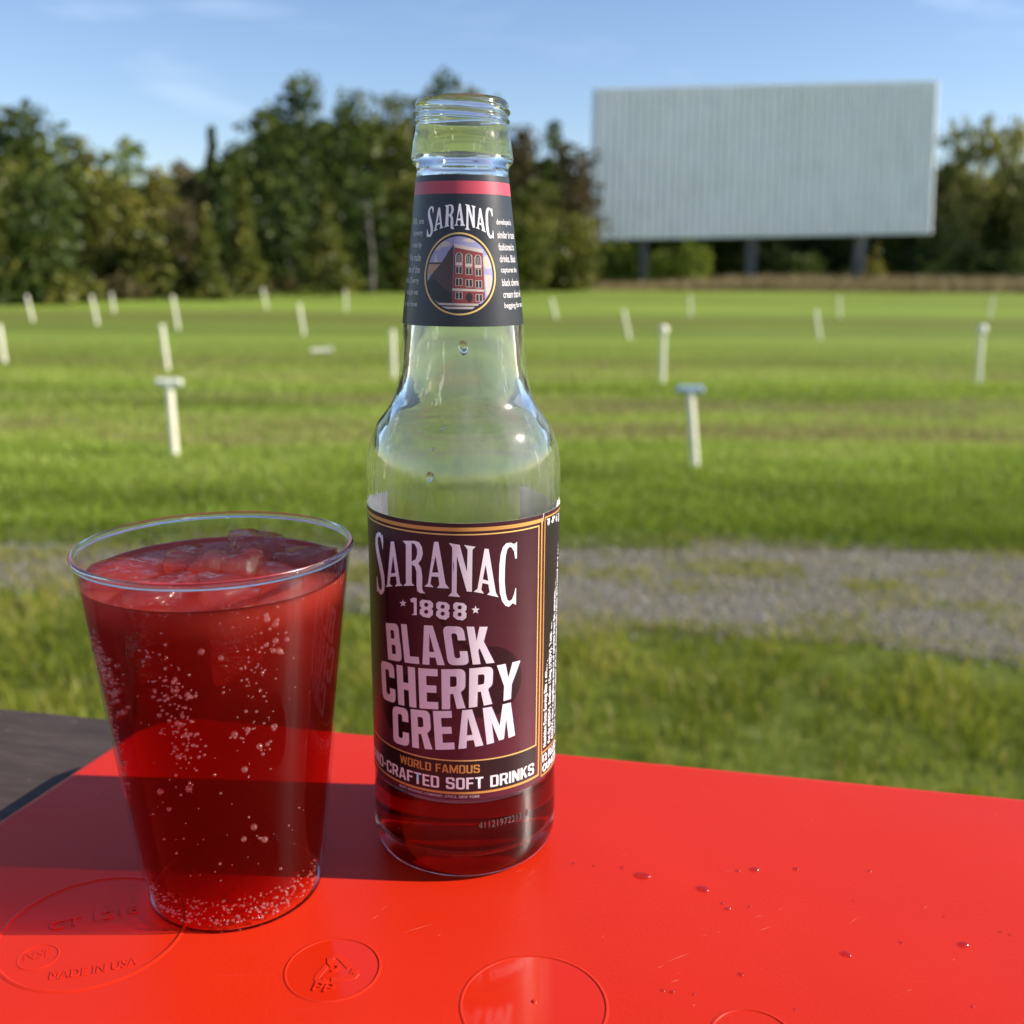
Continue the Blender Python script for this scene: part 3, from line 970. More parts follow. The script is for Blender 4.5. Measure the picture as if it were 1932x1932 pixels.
# ------------------------------------------------------------------ speaker posts in the field
WHITE = simple('white_paint', (0.90, 0.84, 0.66), 0.5, 0.5, scale=9, amt=0.12)
PALEBLUE = simple('pale_blue_plastic', (0.30, 0.40, 0.48), 0.45, 0.5, scale=9, amt=0.15)
CREAM = simple('cream_plastic', (0.82, 0.80, 0.66), 0.4, 0.5, scale=9, amt=0.08)
POSTS = [
    # base px, top px, head, label
    (330, 860, 318, 715, 'tee', 'nearest white post on the left with a white crossbar on top'),
    (1312, 882, 1301, 728, 'blue', 'nearest white post on the right with a pale blue crossbar on top'),
    (316, 692, 305, 612, '', 'plain white post standing right behind the white crossbar post'),
    (743, 710, 740, 622, '', 'plain white post just left of the bottle neck'),
    (1250, 720, 1252, 618, 'knob', 'white post with a dull round knob, above the pale blue crossbar post'),
    (1846, 720, 1853, 617, 'bright', 'white post near the right picture edge with a bright cream knob'),
    (8, 678, -2, 612, '', 'white post cut by the left picture edge'),
    (573, 628, 564, 572, '', 'leaning white post midway between crossbar post and bottle'),
    (336, 617, 325, 557, '', 'leaning white post above the plain post behind the crossbar post'),
    (184, 610, 172, 557, '', 'leaning white post, the second in the far row from the left picture edge'),
    (62, 605, 50, 557, '', 'leaning white post, the first in the far row from the left picture edge'),
    (215, 590, 210, 552, '', 'small faint post close behind the second far post from the left'),
    (503, 582, 495, 543, '', 'small leaning post below the tall dome shaped tree'),
    (653, 585, 652, 546, '', 'small upright post far off, left of the bottle neck'),
    (1050, 603, 1040, 562, '', 'small leaning post far off, first right of the bottle neck'),
    (1187, 640, 1176, 585, '', 'leaning white post under the left end of the screen'),
    (1303, 600, 1302, 558, '', 'small upright post under the screen between its left and middle supports'),
    (1547, 641, 1539, 585, '', 'white post under the screen between its middle and right supports'),
    (1584, 604, 1583, 560, '', 'small faint post just left of the right screen support'),
    (1866, 600, 1874, 560, '', 'small post far off near the right edge, leaning left at its foot'),
]
for (xb, yb, xt, yt, head, lab) in POSTS:
    p = on_z(xb, yb, 0.0)
    p[2] = float(ground_z(p[0], p[1]))
    q = at_y(xt, yt, p[1])
    root = thing('speaker_post', tuple(p))
    tag(root, lab, 'post', 'white posts standing in the field')
    d = Vector(q - p)
    bm = bmesh.new()
    rad = 0.025
    dn = d.normalized()
    tube_bm(bm, -dn * 0.08, d * (0.93 if head else 0.985), rad, n=16)
    if not head:
        tube_bm(bm, d * 0.985, d, rad, rad * 0.6, n=16)
    bm_obj('pole', bm, WHITE, root, False)
    if head in ('tee', 'blue'):
        bm = bmesh.new()
        hw = 0.078
        tube_bm(bm, d * 0.955 + Vector((-hw, 0, 0)), d * 0.955 + Vector((hw, 0, 0)), 0.026, n=16)
        tube_bm(bm, d * 0.92, d * 0.955, 0.032, n=16)
        for s_ in (-1, 1):
            tube_bm(bm, d * 0.955 + Vector((s_ * hw, 0, 0)), d * 0.955 + Vector((s_ * (hw + 0.010), 0, 0)), 0.026, 0.018, n=16)
        bm_obj('crossbar', bm, CREAM if head == 'tee' else PALEBLUE, root, False)
    elif head:
        Vp, Fp = lathe([(0, -0.05), (0.038, -0.045), (0.05, -0.02), (0.055, 0.01), (0.045, 0.04), (0.02, 0.055), (0, 0.058)], 20)
        o = mesh_obj('knob', [tuple(Vector(v_) + d * 0.95) for v_ in Vp], Fp, CREAM if head == 'bright' else WHITE, root, True)
# a short white piece lying in the grass
p = on_z(605, 663, 0.03)
bm = bmesh.new()
tube_bm(bm, (-0.14, 0, 0), (0.13, 0.05, 0.01), 0.03, n=14)
tube_bm(bm, (0.13, 0.05, 0.01), (0.16, 0.055, 0.012), 0.045, n=14)
o = bm_obj('fallen_pipe', bm, WHITE)
o.location = (p[0], p[1], float(ground_z(p[0], p[1])) + 0.035)
tag(o, 'short white pipe lying in the mown grass left of the bottle', 'pipe')

# ------------------------------------------------------------------ counter and red tray
b = NB('dark_counter_wood')
v = b.coords((1, 5, 1))
f = b.noise(v, 26, 6, 0.7)
f2 = b.noise(b.coords(), 9, 4, 0.6)
c = b.ramp(f, [(0.3, (0.045, 0.030, 0.024)), (0.55, (0.070, 0.048, 0.038)), (0.8, (0.105, 0.072, 0.055))])
spk = b.noise(b.coords((1, 1, 1)), 160, 3, 0.7)
c = b.mix(b.ramp(spk, [(0.66, (0, 0, 0)), (0.74, (0.55, 0.55, 0.55))]), c, (0.20, 0.17, 0.14))
scr = b.noise(b.coords((5, 0.8, 1), rot=(0, 0, R(55)), loc=(0.31, 0.2, 0)), 16, 3, 0.5)
c = b.mix(b.ramp(scr, [(0.69, (0, 0, 0)), (0.74, (0.7, 0.7, 0.7))]), c, (0.22, 0.14, 0.075))
mat_wood = b.done(b.principled(c, b.ramp(f2, [(0.3, (0.55,) * 3), (0.7, (0.75,) * 3)]), b.bump(f, 0.3, 0.002), 0.25))

TA = R(-11.2)
TD = Vector((math.cos(TA), math.sin(TA), 0))        # along the tray's far edge
TN = Vector((math.sin(TA), -math.cos(TA), 0))       # towards the camera
far_pt = Vector((-0.189, 0.4424, 0))
TABLE_Z = TRAY_Z - 0.022
root = thing('counter', (far_pt + TD * 0.3 + TN * 0.36)[:3])
root.location.z = 0
root.rotation_euler.z = TA
tag(root, 'dark scuffed wooden counter under the red tray', 'counter')
for k in range(5):
    w_ = 0.72 / 5
    bm = bmesh.new()
    box_bm(bm, (-1.1, -0.36 + k * w_ + 0.0008, TABLE_Z - 0.038), (1.1, -0.36 + (k + 1) * w_ - 0.0008, TABLE_Z))
    bmesh.ops.bevel(bm, geom=bm.edges[:], offset=0.003, segments=2, affect='EDGES')
    bm_obj('plank', bm, mat_wood, root)
bm = bmesh.new()
for (lo, hi) in (((-1.0, -0.32, TABLE_Z - 0.14), (1.0, -0.29, TABLE_Z - 0.0385)), ((-1.0, 0.29, TABLE_Z - 0.14), (1.0, 0.32, TABLE_Z - 0.0385))):
    box_bm(bm, lo, hi)
bm_obj('apron', bm, mat_wood, root)
for sx in (-1, 1):
    for sy in (-1, 1):
        bm = bmesh.new()
        box_bm(bm, (sx * 0.97 - 0.045, sy * 0.24 - 0.045, 0), (sx * 0.97 + 0.045, sy * 0.24 + 0.045, TABLE_Z - 0.0385))
        bm_obj('leg', bm, mat_wood, root)

b = NB('red_tray_plastic')
v = b.coords()
f = b.noise(v, 7, 4, 0.6)
f2 = b.noise(v, 900, 2, 0.5)
f3 = b.noise(b.coords((1, 14, 1), rot=(0, 0, R(24))), 30, 4, 0.6)
c = b.ramp(f, [(0.3, (0.56, 0.018, 0.0035)), (0.7, (0.63, 0.023, 0.0050))])
c = b.mix(b.ramp(f3, [(0.70, (0, 0, 0)), (0.78, (0.25,) * 3)]), c, (0.85, 0.10, 0.085))
vo = b.n('TexVoronoi')
vo.inputs['Scale'].default_value = 130
b.l(v, vo.inputs['Vector'])
dust = b.math('MULTIPLY', b.math('LESS_THAN', vo.outputs['Distance'], 0.042), b.math('GREATER_THAN', b.noise(v, 30, 2, 0.5), 0.57))
c = b.mix(b.math('MULTIPLY', dust, 0.35), c, (0.85, 0.35, 0.28))
smear = b.noise(b.coords((1, 3.5, 1), rot=(0, 0, R(-35))), 11, 5, 0.65)
mat_tray = b.done(b.principled(c, b.ramp(smear, [(0.3, (0.30,) * 3), (0.7, (0.48,) * 3)]), b.bump(f2, 0.12, 0.0004), 0.24))
b = NB('polished_tray_plastic')
v = b.coords()
f = b.noise(v, 60, 4, 0.6)
mat_disc = b.done(b.principled((0.60, 0.020, 0.0045), b.ramp(f, [(0.3, (0.05,) * 3), (0.7, (0.11,) * 3)]), None, 0.40))

C0 = Vector((-0.147, 0.3983, 0))
Lf = Vector((-0.296, -0.955, 0)).normalized()
W_ = 0.455
C1 = C0 + TD * W_
Rt = (Lf - 2 * Lf.dot(TD) * TD).normalized()
C2, C3 = C1 + Rt * 0.355, C0 + Lf * 0.355
tray = thing('serving_tray', (*((C0 + C1 + C2 + C3) / 4)[:2], TRAY_Z))
tag(tray, 'glossy red plastic serving tray lying upside down on the dark counter', 'tray')
O = Vector(tray.location)
corners = [C0, C3, C2, C1]
rad = 0.024
outline = []
for i in range(4):
    p, a, c_ = corners[i], corners[i - 1], corners[(i + 1) % 4]
    d1, d2 = (a - p).normalized(), (c_ - p).normalized()
    half = math.acos(max(-1, min(1, d1.dot(d2)))) / 2
    cen = p + (d1 + d2).normalized() * rad / math.sin(half)
    t1, t2 = p + d1 * rad / math.tan(half), p + d2 * rad / math.tan(half)
    a1 = math.atan2(t1.y - cen.y, t1.x - cen.x)
    a2 = math.atan2(t2.y - cen.y, t2.x - cen.x)
    da = (a2 - a1 + math.pi) % (2 * math.pi) - math.pi
    for k in range(13):
        t = a1 + da * k / 12
        outline.append((Vector((cen.x + rad * math.cos(t), cen.y + rad * math.sin(t), 0)), Vector((math.cos(t), math.sin(t), 0))))
prof = [(-0.0035, 0.0), (-0.0015, -0.0002), (-0.0004, -0.0008), (0.0, -0.0018), (0.0045, -0.0150), (0.0055, -0.0165), (0.0075, -0.0172), (0.0120, -0.0172), (0.0135, -0.0180), (0.0138, -0.0195), (0.0130, -0.0219)]
n = len(outline)
V, F = [], []
for (o_, z_) in prof:
    for (p, nn) in outline:
        V.append(tuple((p + nn * o_ - O) * Vector((1, 1, 0)) + Vector((0, 0, z_))) if False else (p.x + nn.x * o_ - O.x, p.y + nn.y * o_ - O.y, z_))
for r_ in range(len(prof) - 1):
    for k in range(n):
        F.append((r_ * n + k, r_ * n + (k + 1) % n, (r_ + 1) * n + (k + 1) % n, (r_ + 1) * n + k))
F.append(tuple(range(n))[::-1])
F.append(tuple((len(prof) - 1) * n + k for k in range(n)))
sh = mesh_obj('shell', V, F, mat_tray, tray)
fix_normals(sh)
for p in sh.data.polygons:
    p.use_smooth = len(p.vertices) == 4


def circ3(p, q, s):
    ax, ay, bx, by, cx, cy_ = *p, *q, *s
    d = 2 * (ax * (by - cy_) + bx * (cy_ - ay) + cx * (ay - by))
    ux = ((ax * ax + ay * ay) * (by - cy_) + (bx * bx + by * by) * (cy_ - ay) + (cx * cx + cy_ * cy_) * (ay - by)) / d
    uy = ((ax * ax + ay * ay) * (cx - bx) + (bx * bx + by * by) * (ax - cx) + (cx * cx + cy_ * cy_) * (bx - ax)) / d
    return ux, uy, math.hypot(ax - ux, ay - uy)


def ring_mark(name, cx, cy_, r, h=0.00022, w=0.0005, disc=None):
    p = [(r - w, 0.0), (r - w * .5, h), (r + w * .2, h), (r + w, 0.0)]
    Vp, Fp = lathe(p, 96)
    o = mesh_obj(name, Vp, Fp, mat_tray, tray, True)
    fix_normals(o)
    o.location = (cx - O.x, cy_ - O.y, 0.00001)
    if disc:
        Vd, Fd = lathe([(0, 0), (r - w, 0)], 64)
        d_ = mesh_obj('polished_disc', Vd, Fd, disc, tray)
        d_.location = (cx - O.x, cy_ - O.y, 0.00004)
    return o


def emboss(name, s, pts_fn, h=0.0002, bold=0.0):
    h *= 0.85
    bold = 0.0
    """raised lettering; pts_fn maps unit text coordinates to world xy"""
    Vt, Ft, sz = text2d(s, bold)
    bm = bmesh.new()
    vs = [bm.verts.new((x, y, 0)) for x, y in Vt]
    for f in Ft:
        try:
            bm.faces.new([vs[i] for i in f])
        except ValueError:
            pass
    old = bm.faces[:]
    r_ = bmesh.ops.extrude_face_region(bm, geom=old, use_keep_orig=True)
    top = [e_ for e_ in r_['geom'] if isinstance(e_, bmesh.types.BMVert)]
    for v_ in bm.verts:
        v_.co.z = -0.00008
    for v_ in top:
        v_.co.z = h
    bmesh.ops.delete(bm, geom=[f_ for f_ in old if f_.is_valid], context='FACES_ONLY')
    for v_ in bm.verts:
        x, y = pts_fn(v_.co.x / sz[0], v_.co.y / sz[1])
        v_.co.x, v_.co.y = x - O.x, y - O.y
    return bm_obj(name, bm, mat_tray, tray)


def on_tray(x, y):
    p = on_z(x, y, TRAY_Z)
    return p[0], p[1]


c1 = circ3(on_tray(2, 1760), on_tray(101, 1871), on_tray(338, 1767))
ring_mark('embossed_ring', *c1, h=0.0003, w=0.0007)
c2 = circ3(on_tray(538, 1832), on_tray(628, 1772), on_tray(716, 1829))
ring_mark('embossed_ring', *c2, disc=mat_disc)
c3_ = circ3(on_tray(870, 1885), on_tray(1005, 1804), on_tray(1144, 1891))
ring_mark('embossed_ring', *c3_, disc=mat_disc)
c4_ = circ3(on_tray(1345, 1931), on_tray(1390, 1905), on_tray(1478, 1931))
ring_mark('embossed_ring', *c4_)
Vg, Fg = lathe([(0.0008, 0), (0.0006, 0.0002), (0.0003, 0.0003), (0, 0.00034)], 16)
o = mesh_obj('mould_gate', Vg, Fg, mat_tray, tray, True)
gx_, gy_ = on_tray(1008, 1890)
o.location = (gx_ - O.x, gy_ - O.y, 0.00004)


def line_fn(p0, p1, hgt, bend=0.0):
    a, q = Vector(on_tray(*p0)), Vector(on_tray(*p1))
    d = q - a
    nn = Vector((-d.y, d.x)).normalized()
    return lambda u, v_: tuple(a + d * u + nn * (v_ * hgt - bend * 4 * u * (1 - u)))


emboss('embossed_lettering', 'MADE IN USA', line_fn((92, 1849), (258, 1820), 0.0034, 0.0008), bold=0.02)
emboss('embossed_lettering', 'CT 1216', line_fn((92, 1757), (262, 1722), 0.0040), bold=0.0, h=0.0003)
emboss('embossed_lettering', 'NSF', line_fn((44, 1814), (96, 1804), 0.0036), bold=0.0, h=0.00012)
nsx, nsy = on_tray(72, 1806)
ring_mark('embossed_ring', nsx, nsy, 0.0052, 0.00015, 0.0003)
emboss('embossed_lettering', 'PP', line_fn((588, 1870), (626, 1874), 0.0033), bold=0.03, h=0.0004)
emboss('embossed_lettering', '5', line_fn((626, 1835), (644, 1828), 0.0040), bold=0.03, h=0.0004)


# fine pale scratches
bm = bmesh.new()
LINES = [((1255, 1816), (1304, 1797)), ((1041, 1856), (1067, 1826)), ((1134, 1770), (1142, 1764)), ((1468, 1717), (1480, 1712)), ((1429, 1757), (1455, 1748)), ((1710, 1870), (1722, 1866)), ((760, 1760), (820, 1742)), ((700, 1735), (716, 1726))]
for _ in range(16):
    x_, y_ = RNG.uniform(700, 1900), RNG.uniform(1540, 1910)
    l_ = RNG.uniform(5, 22)
    LINES.append(((x_, y_), (x_ + l_, y_ - l_ * RNG.uniform(0.2, 0.9))))
for a_, b_ in LINES:
    p, q = Vector(on_tray(*a_)), Vector(on_tray(*b_))
    d = (q - p)
    nn = Vector((-d.y, d.x)).normalized() * RNG.uniform(0.00004, 0.00012)
    m_ = (p + q) / 2
    bm.faces.new([bm.verts.new((v_.x - O.x, v_.y - O.y, 0.00003)) for v_ in (p, m_ - nn, q, m_ + nn)])
bm2 = bmesh.new()
bm2.from_mesh(sh.data)
sh.data.materials.append(simple('scratched_red_plastic', (0.66, 0.13, 0.09), 0.5))
for fc in bm.faces:
    nf = bm2.faces.new([bm2.verts.new(v_.co) for v_ in fc.verts])
    nf.normal_update()
    if nf.normal.z < 0:
        nf.normal_flip()
    nf.material_index = 1
bm2.to_mesh(sh.data)
bm.free()
bm2.free()

# recycling triangle of three bent arrows
def arrows():
    cx, cy_ = on_tray(634, 1832)
    bm = bmesh.new()
    for k in range(3):
        a0 = R(8 + 120 * k)
        rot = lambda x, y: (cx - O.x + x * math.cos(a0) - y * math.sin(a0), cy_ - O.y + x * math.sin(a0) + y * math.cos(a0))
        path = [(-0.0012, -0.0034), (0.0032, -0.0034), (0.0048, -0.0031), (0.0054, -0.0022), (0.0050, -0.0012)]
        wd = 0.0010
        pts = []
        for i, (x, y) in enumerate(path):
            d = Vector(path[min(i + 1, 4)]) - Vector(path[max(i - 1, 0)])
            nn = Vector((-d.y, d.x)).normalized() * wd
            pts.append(((x - nn.x, y - nn.y), (x + nn.x, y + nn.y)))
        rings = []
        for a, c_ in pts:
            ax, ay = rot(*a)
            bx, by = rot(*c_)
            rings.append([bm.verts.new((ax, ay, -0.00008)), bm.verts.new((ax + (bx - ax) * .15, ay + (by - ay) * .15, 0.0002)), bm.verts.new((bx + (ax - bx) * .15, by + (ay - by) * .15, 0.0002)), bm.verts.new((bx, by, -0.00008))])
        for r0, r1 in zip(rings, rings[1:]):
            for q in range(3):
                bm.faces.new((r0[q], r0[q + 1], r1[q + 1], r1[q]))
        bm.faces.new(rings[0])
        tip = [(0.0062, -0.0006), (0.0037, -0.0018), (0.0043, 0.0004)]
        lo = [bm.verts.new((*rot(*p), -0.00008)) for p in tip]
        hi = [bm.verts.new((*rot(*p), 0.00023)) for p in tip]
        bm.faces.new(hi)
        for q in range(3):
            bm.faces.new((lo[q], lo[(q + 1) % 3], hi[(q + 1) % 3], hi[q]))
    return bm_obj('recycling_mark', bm, mat_tray, tray)


arrows()

# ------------------------------------------------------------------ bottle
BX, BY = -0.01485, 0.30792
b = NB('clear_glass')
v = b.coords((1, 1, 0.35))
f = b.noise(v, 160, 3, 0.6)
gl = b.n('BsdfGlass')
gl.inputs['IOR'].default_value = 1.5
gl.inputs['Roughness'].default_value = 0.0
gl.inputs['Color'].default_value = (0.985, 0.992, 0.985, 1)
b.l(b.bump(f, 0.10, 0.0006), gl.inputs['Normal'])
# thin dried film of drink on the glass
df = b.n('BsdfDiffuse')
df.inputs['Color'].default_value = (0.72, 0.74, 0.68, 1)
fm = b.noise(b.coords((1, 1, 0.18)), 120, 5, 0.7)
sp_ = b.n('SeparateXYZ')
b.l(b.coords(), sp_.inputs[0])
zr = b.ramp(b.math('MULTIPLY', sp_.outputs[2], 5.0), [(0.55, (0,) * 3), (0.60, (1,) * 3), (0.82, (0.7,) * 3), (0.95, (0.2,) * 3)])
mx = b.n('MixShader')
b.l(b.math('MULTIPLY', b.ramp(fm, [(0.42, (0.015,) * 3), (0.72, (0.12,) * 3)]), zr), mx.inputs[0])
b.l(gl.outputs[0], mx.inputs[1])
b.l(df.outputs[0], mx.inputs[2])
sm_ = b.n('BsdfGlossy')
sm_.inputs['Roughness'].default_value = 0.13
m2 = b.n('MixShader')
b.l(b.ramp(fm, [(0.35, (0.012,) * 3), (0.7, (0.045,) * 3)]), m2.inputs[0])
b.l(mx.outputs[0], m2.inputs[1])
b.l(sm_.outputs[0], m2.inputs[2])
mat_glass = b.done(m2.outputs[0])

OUT = [(25.3, 0), (26.3, 0.25), (27.8, 1.3), (28.9, 3.2), (29.55, 6.5), (29.65, 11), (29.5, 20), (29.4, 26), (29.4, 60), (29.4, 104), (29.5, 113), (29.58, 119), (29.5, 123), (29.1, 128), (28.1, 132.8), (25.95, 137.8), (22.9, 141.9), (21.1, 144.9), (20.07, 148.1), (19.22, 152.1), (18.12, 162.8), (17.72, 168), (15.4, 188.5), (13.1, 208.8), (13.08, 210.2), (13.3, 211.0), (14.3, 212.1), (14.55, 213.2), (14.3, 215.2), (13.9, 217.8), (13.35, 220.2), (13.1, 222)]
FIN = [(13.05, z) for z in np.arange(222.5, 227.7, 0.35)] + [(13.0, 227.9), (12.9, 228.4), (12.5, 228.9), (11.9, 229.2), (11.2, 229.25), (10.5, 229.0)]
INN = [(10.1, 228.4), (9.8, 227), (9.7, 215), (9.9, 209), (12.0, 188.5), (14.5, 168), (15.0, 162.8), (16.2, 152.1), (17.1, 148.1), (18.2, 144.9), (20.0, 141.9), (22.9, 137.4), (25.2, 132.4), (26.3, 127.5), (26.8, 122), (26.9, 115), (26.9, 60), (26.9, 14), (26.4, 10), (24.5, 7.2), (21, 6.2), (12, 7.2), (0, 8.0)]
BOT = [(0, 4.2), (12, 3.6), (20, 1.8), (23.5, 0.5), (25.3, 0)]
out_s = catmull(OUT, 3)
LEV_B = 25.9                  # the glass stops being an inner air surface where the soda begins
inn_s = [p for p in catmull(INN[:-1], 3) if p[1] > LEV_B + 0.2] + [(26.9, LEV_B)]


def neck_r(r, z, t):
    zz = z * 1000
    if 222.4 < zz < 228.2 and r > 0.0115:
        s_ = ((zz - 224.5 + 2.6 * (t / math.pi) ) % 2.6)
        s_ = min(s_, 2.6 - s_)
        fade = min(1, (zz - 222.4) / 1.0) * min(1, (228.2 - zz) / 0.9)
        r += 0.00062 * math.exp(-(s_ / 0.52) ** 2) * fade
    return r


prof = [(r_ / 1000, z_ / 1000) for r_, z_ in BOT[:-1] + out_s + FIN + inn_s]
Vb, Fb = lathe(prof, 144, neck_r)
nseg = 144
Fb = [f_ for f_ in Fb]
bottle = mesh_obj('soda_bottle', Vb, Fb, mat_glass, None, True)
fix_normals(bottle)
bottle.location = (BX, BY, TRAY_Z + 0.00006)
tag(bottle, 'open clear glass soda bottle with black neck label and maroon body label', 'bottle')


def r_out(z):                                     # mm
    pts = [(zz, rr) for rr, zz in OUT]
    return float(np.interp(z, [p[0] for p in pts], [p[1] for p in pts]))


def lathe_obj(name, profile, n, mats, parent=None, rfun=None):
    """profile: (r, z, slot) in mm; slot is the material of the band that starts there"""
    V, F = lathe([(p[0] / 1000, p[1] / 1000) for p in profile], n, rfun)
    o = mesh_obj(name, V, F, None, parent, True, mats)
    bm = bmesh.new()
    bm.from_mesh(o.data)
    per = n
    bm.faces.ensure_lookup_table()
    for i_, f_ in enumerate(bm.faces):
        f_.material_index = profile[min(i_ // per, len(profile) - 1)][2]
    bmesh.ops.recalc_face_normals(bm, faces=bm.faces)
    bm.to_mesh(o.data)
    bm.free()
    return o


def vol(b, dens, scat):
    a = b.n('VolumeAbsorption')
    a.inputs['Color'].default_value = (0.87, 0.12, 0.06, 1)
    a.inputs['Density'].default_value = dens
    if not scat:
        return a.outputs[0]
    s_ = b.n('VolumeScatter')
    s_.inputs['Color'].default_value = (1.0, 0.22, 0.14, 1)
    s_.inputs['Anisotropy'].default_value = 0.25
    # cloudier towards the melting ice at the top
    sx_ = b.n('SeparateXYZ')
    b.l(b.coords(), sx_.inputs[0])
    mr_ = b.n('MapRange')
    mr_.interpolation_type = 'SMOOTHSTEP'
    for i_, v_ in enumerate((0.058, 0.099, scat, scat * 5.0)):
        mr_.inputs[1 + i_].default_value = v_
    b.l(sx_.outputs[2], mr_.inputs[0])
    m2_ = b.n('MapRange')
    m2_.interpolation_type = 'SMOOTHSTEP'
    for i_, v_ in enumerate((0.088, 0.0990, 0.0, 120.0)):
        m2_.inputs[1 + i_].default_value = v_
    b.l(sx_.outputs[2], m2_.inputs[0])
    b.l(b.math('ADD', mr_.outputs[0], m2_.outputs[0]), s_.inputs['Density'])
    ad = b.n('AddShader')
    b.l(a.outputs[0], ad.inputs[0])
    b.l(s_.outputs[0], ad.inputs[1])
    return ad.outputs[0]


def soda_glass(name, ior, dens):
    """true refraction; ior is relative to whatever touches that side of the soda"""
    b = NB(name)
    g_ = b.n('BsdfGlass')
    g_.inputs['IOR'].default_value = ior
    return b.done(g_.outputs[0], vol(b, dens, 0))


def shine(b, under, f0, rough, normal=None, k=0.9):
    """surface reflection over a straight-through body"""
    lw = b.n('LayerWeight')
    gs = b.n('BsdfGlossy')
    gs.inputs['Roughness'].default_value = rough
    if normal is not None:
        b.l(normal, lw.inputs['Normal'])
        b.l(normal, gs.inputs['Normal'])
    mx = b.n('MixShader')
    b.l(b.math('ADD', b.math('MULTIPLY', b.math('POWER', lw.outputs['Facing'], 4.5), k), f0), mx.inputs[0])
    b.l(under, mx.inputs[1])
    b.l(gs.outputs[0], mx.inputs[2])
    return mx.outputs[0]


def clear(b, col=(1, 1, 1)):
    t = b.n('BsdfTransparent')
    t.inputs['Color'].default_value = (*col, 1)
    return t.outputs[0]


SB_TOP, SB_WALL = soda_glass('bottle_soda_surface', 1.34, 330), soda_glass('bottle_soda_against_glass', 1.34 / 1.5, 330)
low = [p for p in catmull(INN[:-1], 3) + [INN[-1]] if p[1] < LEV_B - 0.2][::-1]
lev = LEV_B - 0.9
o = lathe_obj('remaining_soda', [(*p, 0) for p in low] + [(26.9, LEV_B, 1), (26.4, lev + 0.35, 1), (25.4, lev + 0.08, 1), (23, lev, 1), (0, lev, 1)], 144, [SB_WALL, SB_TOP])
o.location = bottle.location
tag(o, 'dark red soda left in the bottom of the glass bottle', 'soda')

# labels ------------------------------------------------------------
def label_mesh(name, t0, t1, zs, r_in, r_outf, mats, parent, top_fn=None):
    nt_ = int((t1 - t0) / R(2)) + 1
    V, F, mi = [], [], []
    for side in (0, 1):
        for z in zs:
            for k in range(nt_):
                t = t0 + (t1 - t0) * k / (nt_ - 1)
                rr = (r_outf if side == 0 else r_in)(z) / 1000
                V.append((rr * math.sin(t), -rr * math.cos(t), z / 1000))
    m = len(zs)
    half = m * nt_
    W = list(V)
    for j in range(m - 1):
        for k in range(nt_ - 1):
            a = j * nt_ + k
            F.append((a, a + 1, a + nt_ + 1, a + nt_))
            mi.append(0)
            F.append((half + a + nt_, half + a + nt_ + 1, half + a + 1, half + a))
            mi.append(1)
    for k in range(nt_ - 1):
        for j in (0, m - 1):
            a = j * nt_ + k
            q_ = len(V)
            V += [W[a], W[half + a], W[half + a + 1], W[a + 1]]
            F.append((q_, q_ + 1, q_ + 2, q_ + 3) if j == 0 else (q_ + 3, q_ + 2, q_ + 1, q_))
            mi.append(1)
    for j in range(m - 1):
        for k in (0, nt_ - 1):
            a = j * nt_ + k
            q_ = len(V)
            V += [W[a], W[a + nt_], W[half + a + nt_], W[half + a]]
            F.append((q_, q_ + 1, q_ + 2, q_ + 3))
            mi.append(1)
    return mesh_obj(name, V, F, None, parent, True, mats, mi)


def paper(name, color, rough=0.38, amt=0.12, spec=0.5):
    b = NB(name)
    v = b.coords()
    f = b.noise(v, 300, 4, 0.65)
    f2 = b.noise(b.coords((1, 1, 0.6)), 26, 5, 0.6)
    c = b.ramp(f2, [(0.3, tuple(x * (1 - amt) for x in color)), (0.7, tuple(min(1, x * (1 + amt)) for x in color))])
    return b.done(b.principled(c, b.ramp(f2, [(0.3, (rough * .85,) * 3), (0.7, (min(1, rough * 1.2),) * 3)]), b.bump(f, 0.08, 0.0003), spec))


PAPER = paper('paper_back', (0.72, 0.70, 0.64), 0.8, 0.06, 0.2)
NECKBLK = paper('black_label_print', (0.022, 0.022, 0.026), 0.34)
b = NB('maroon_label_print')
v = b.coords()
sx = b.n('SeparateXYZ')
b.l(v, sx.inputs[0])
f = b.noise(v, 300, 4, 0.65)
f2 = b.noise(b.coords((1, 1, 3.0)), 40, 5, 0.65)
mr = b.n('MapRange')
mr.inputs[1].default_value, mr.inputs[2].default_value = 0.028, 0.112
b.l(sx.outputs[2], mr.inputs[0])
c = b.ramp(mr.outputs[0], [(0.0, (0.110, 0.023, 0.038)), (0.45, (0.070, 0.016, 0.025)), (0.8, (0.055, 0.016, 0.022)), (1.0, (0.040, 0.013, 0.018))])   # maroon gets darker from the label's bottom to its top
c = b.mix(0.25, c, b.ramp(f2, [(0.3, (0.04, 0.011, 0.016)), (0.7, (0.10, 0.024, 0.034))]))
MAROON = b.done(b.principled(c, 0.36, b.bump(f, 0.10, 0.0003), 0.4))
b = NB('torn_white_paper')
d = b.n('BsdfDiffuse')
t = b.n('BsdfTranslucent')
pv = b.ramp(b.noise(b.coords((1, 1, 0.15)), 500, 4, 0.6), [(0.3, (0.70, 0.68, 0.60)), (0.6, (0.92, 0.91, 0.86))])
b.l(pv, d.inputs['Color'])
b.l(pv, t.inputs['Color'])
mx = b.n('MixShader')
mx.inputs[0].default_value = 0.5
b.l(d.outputs[0], mx.inputs[1])
b.l(t.outputs[0], mx.inputs[2])
TORN = b.done(mx.outputs[0])
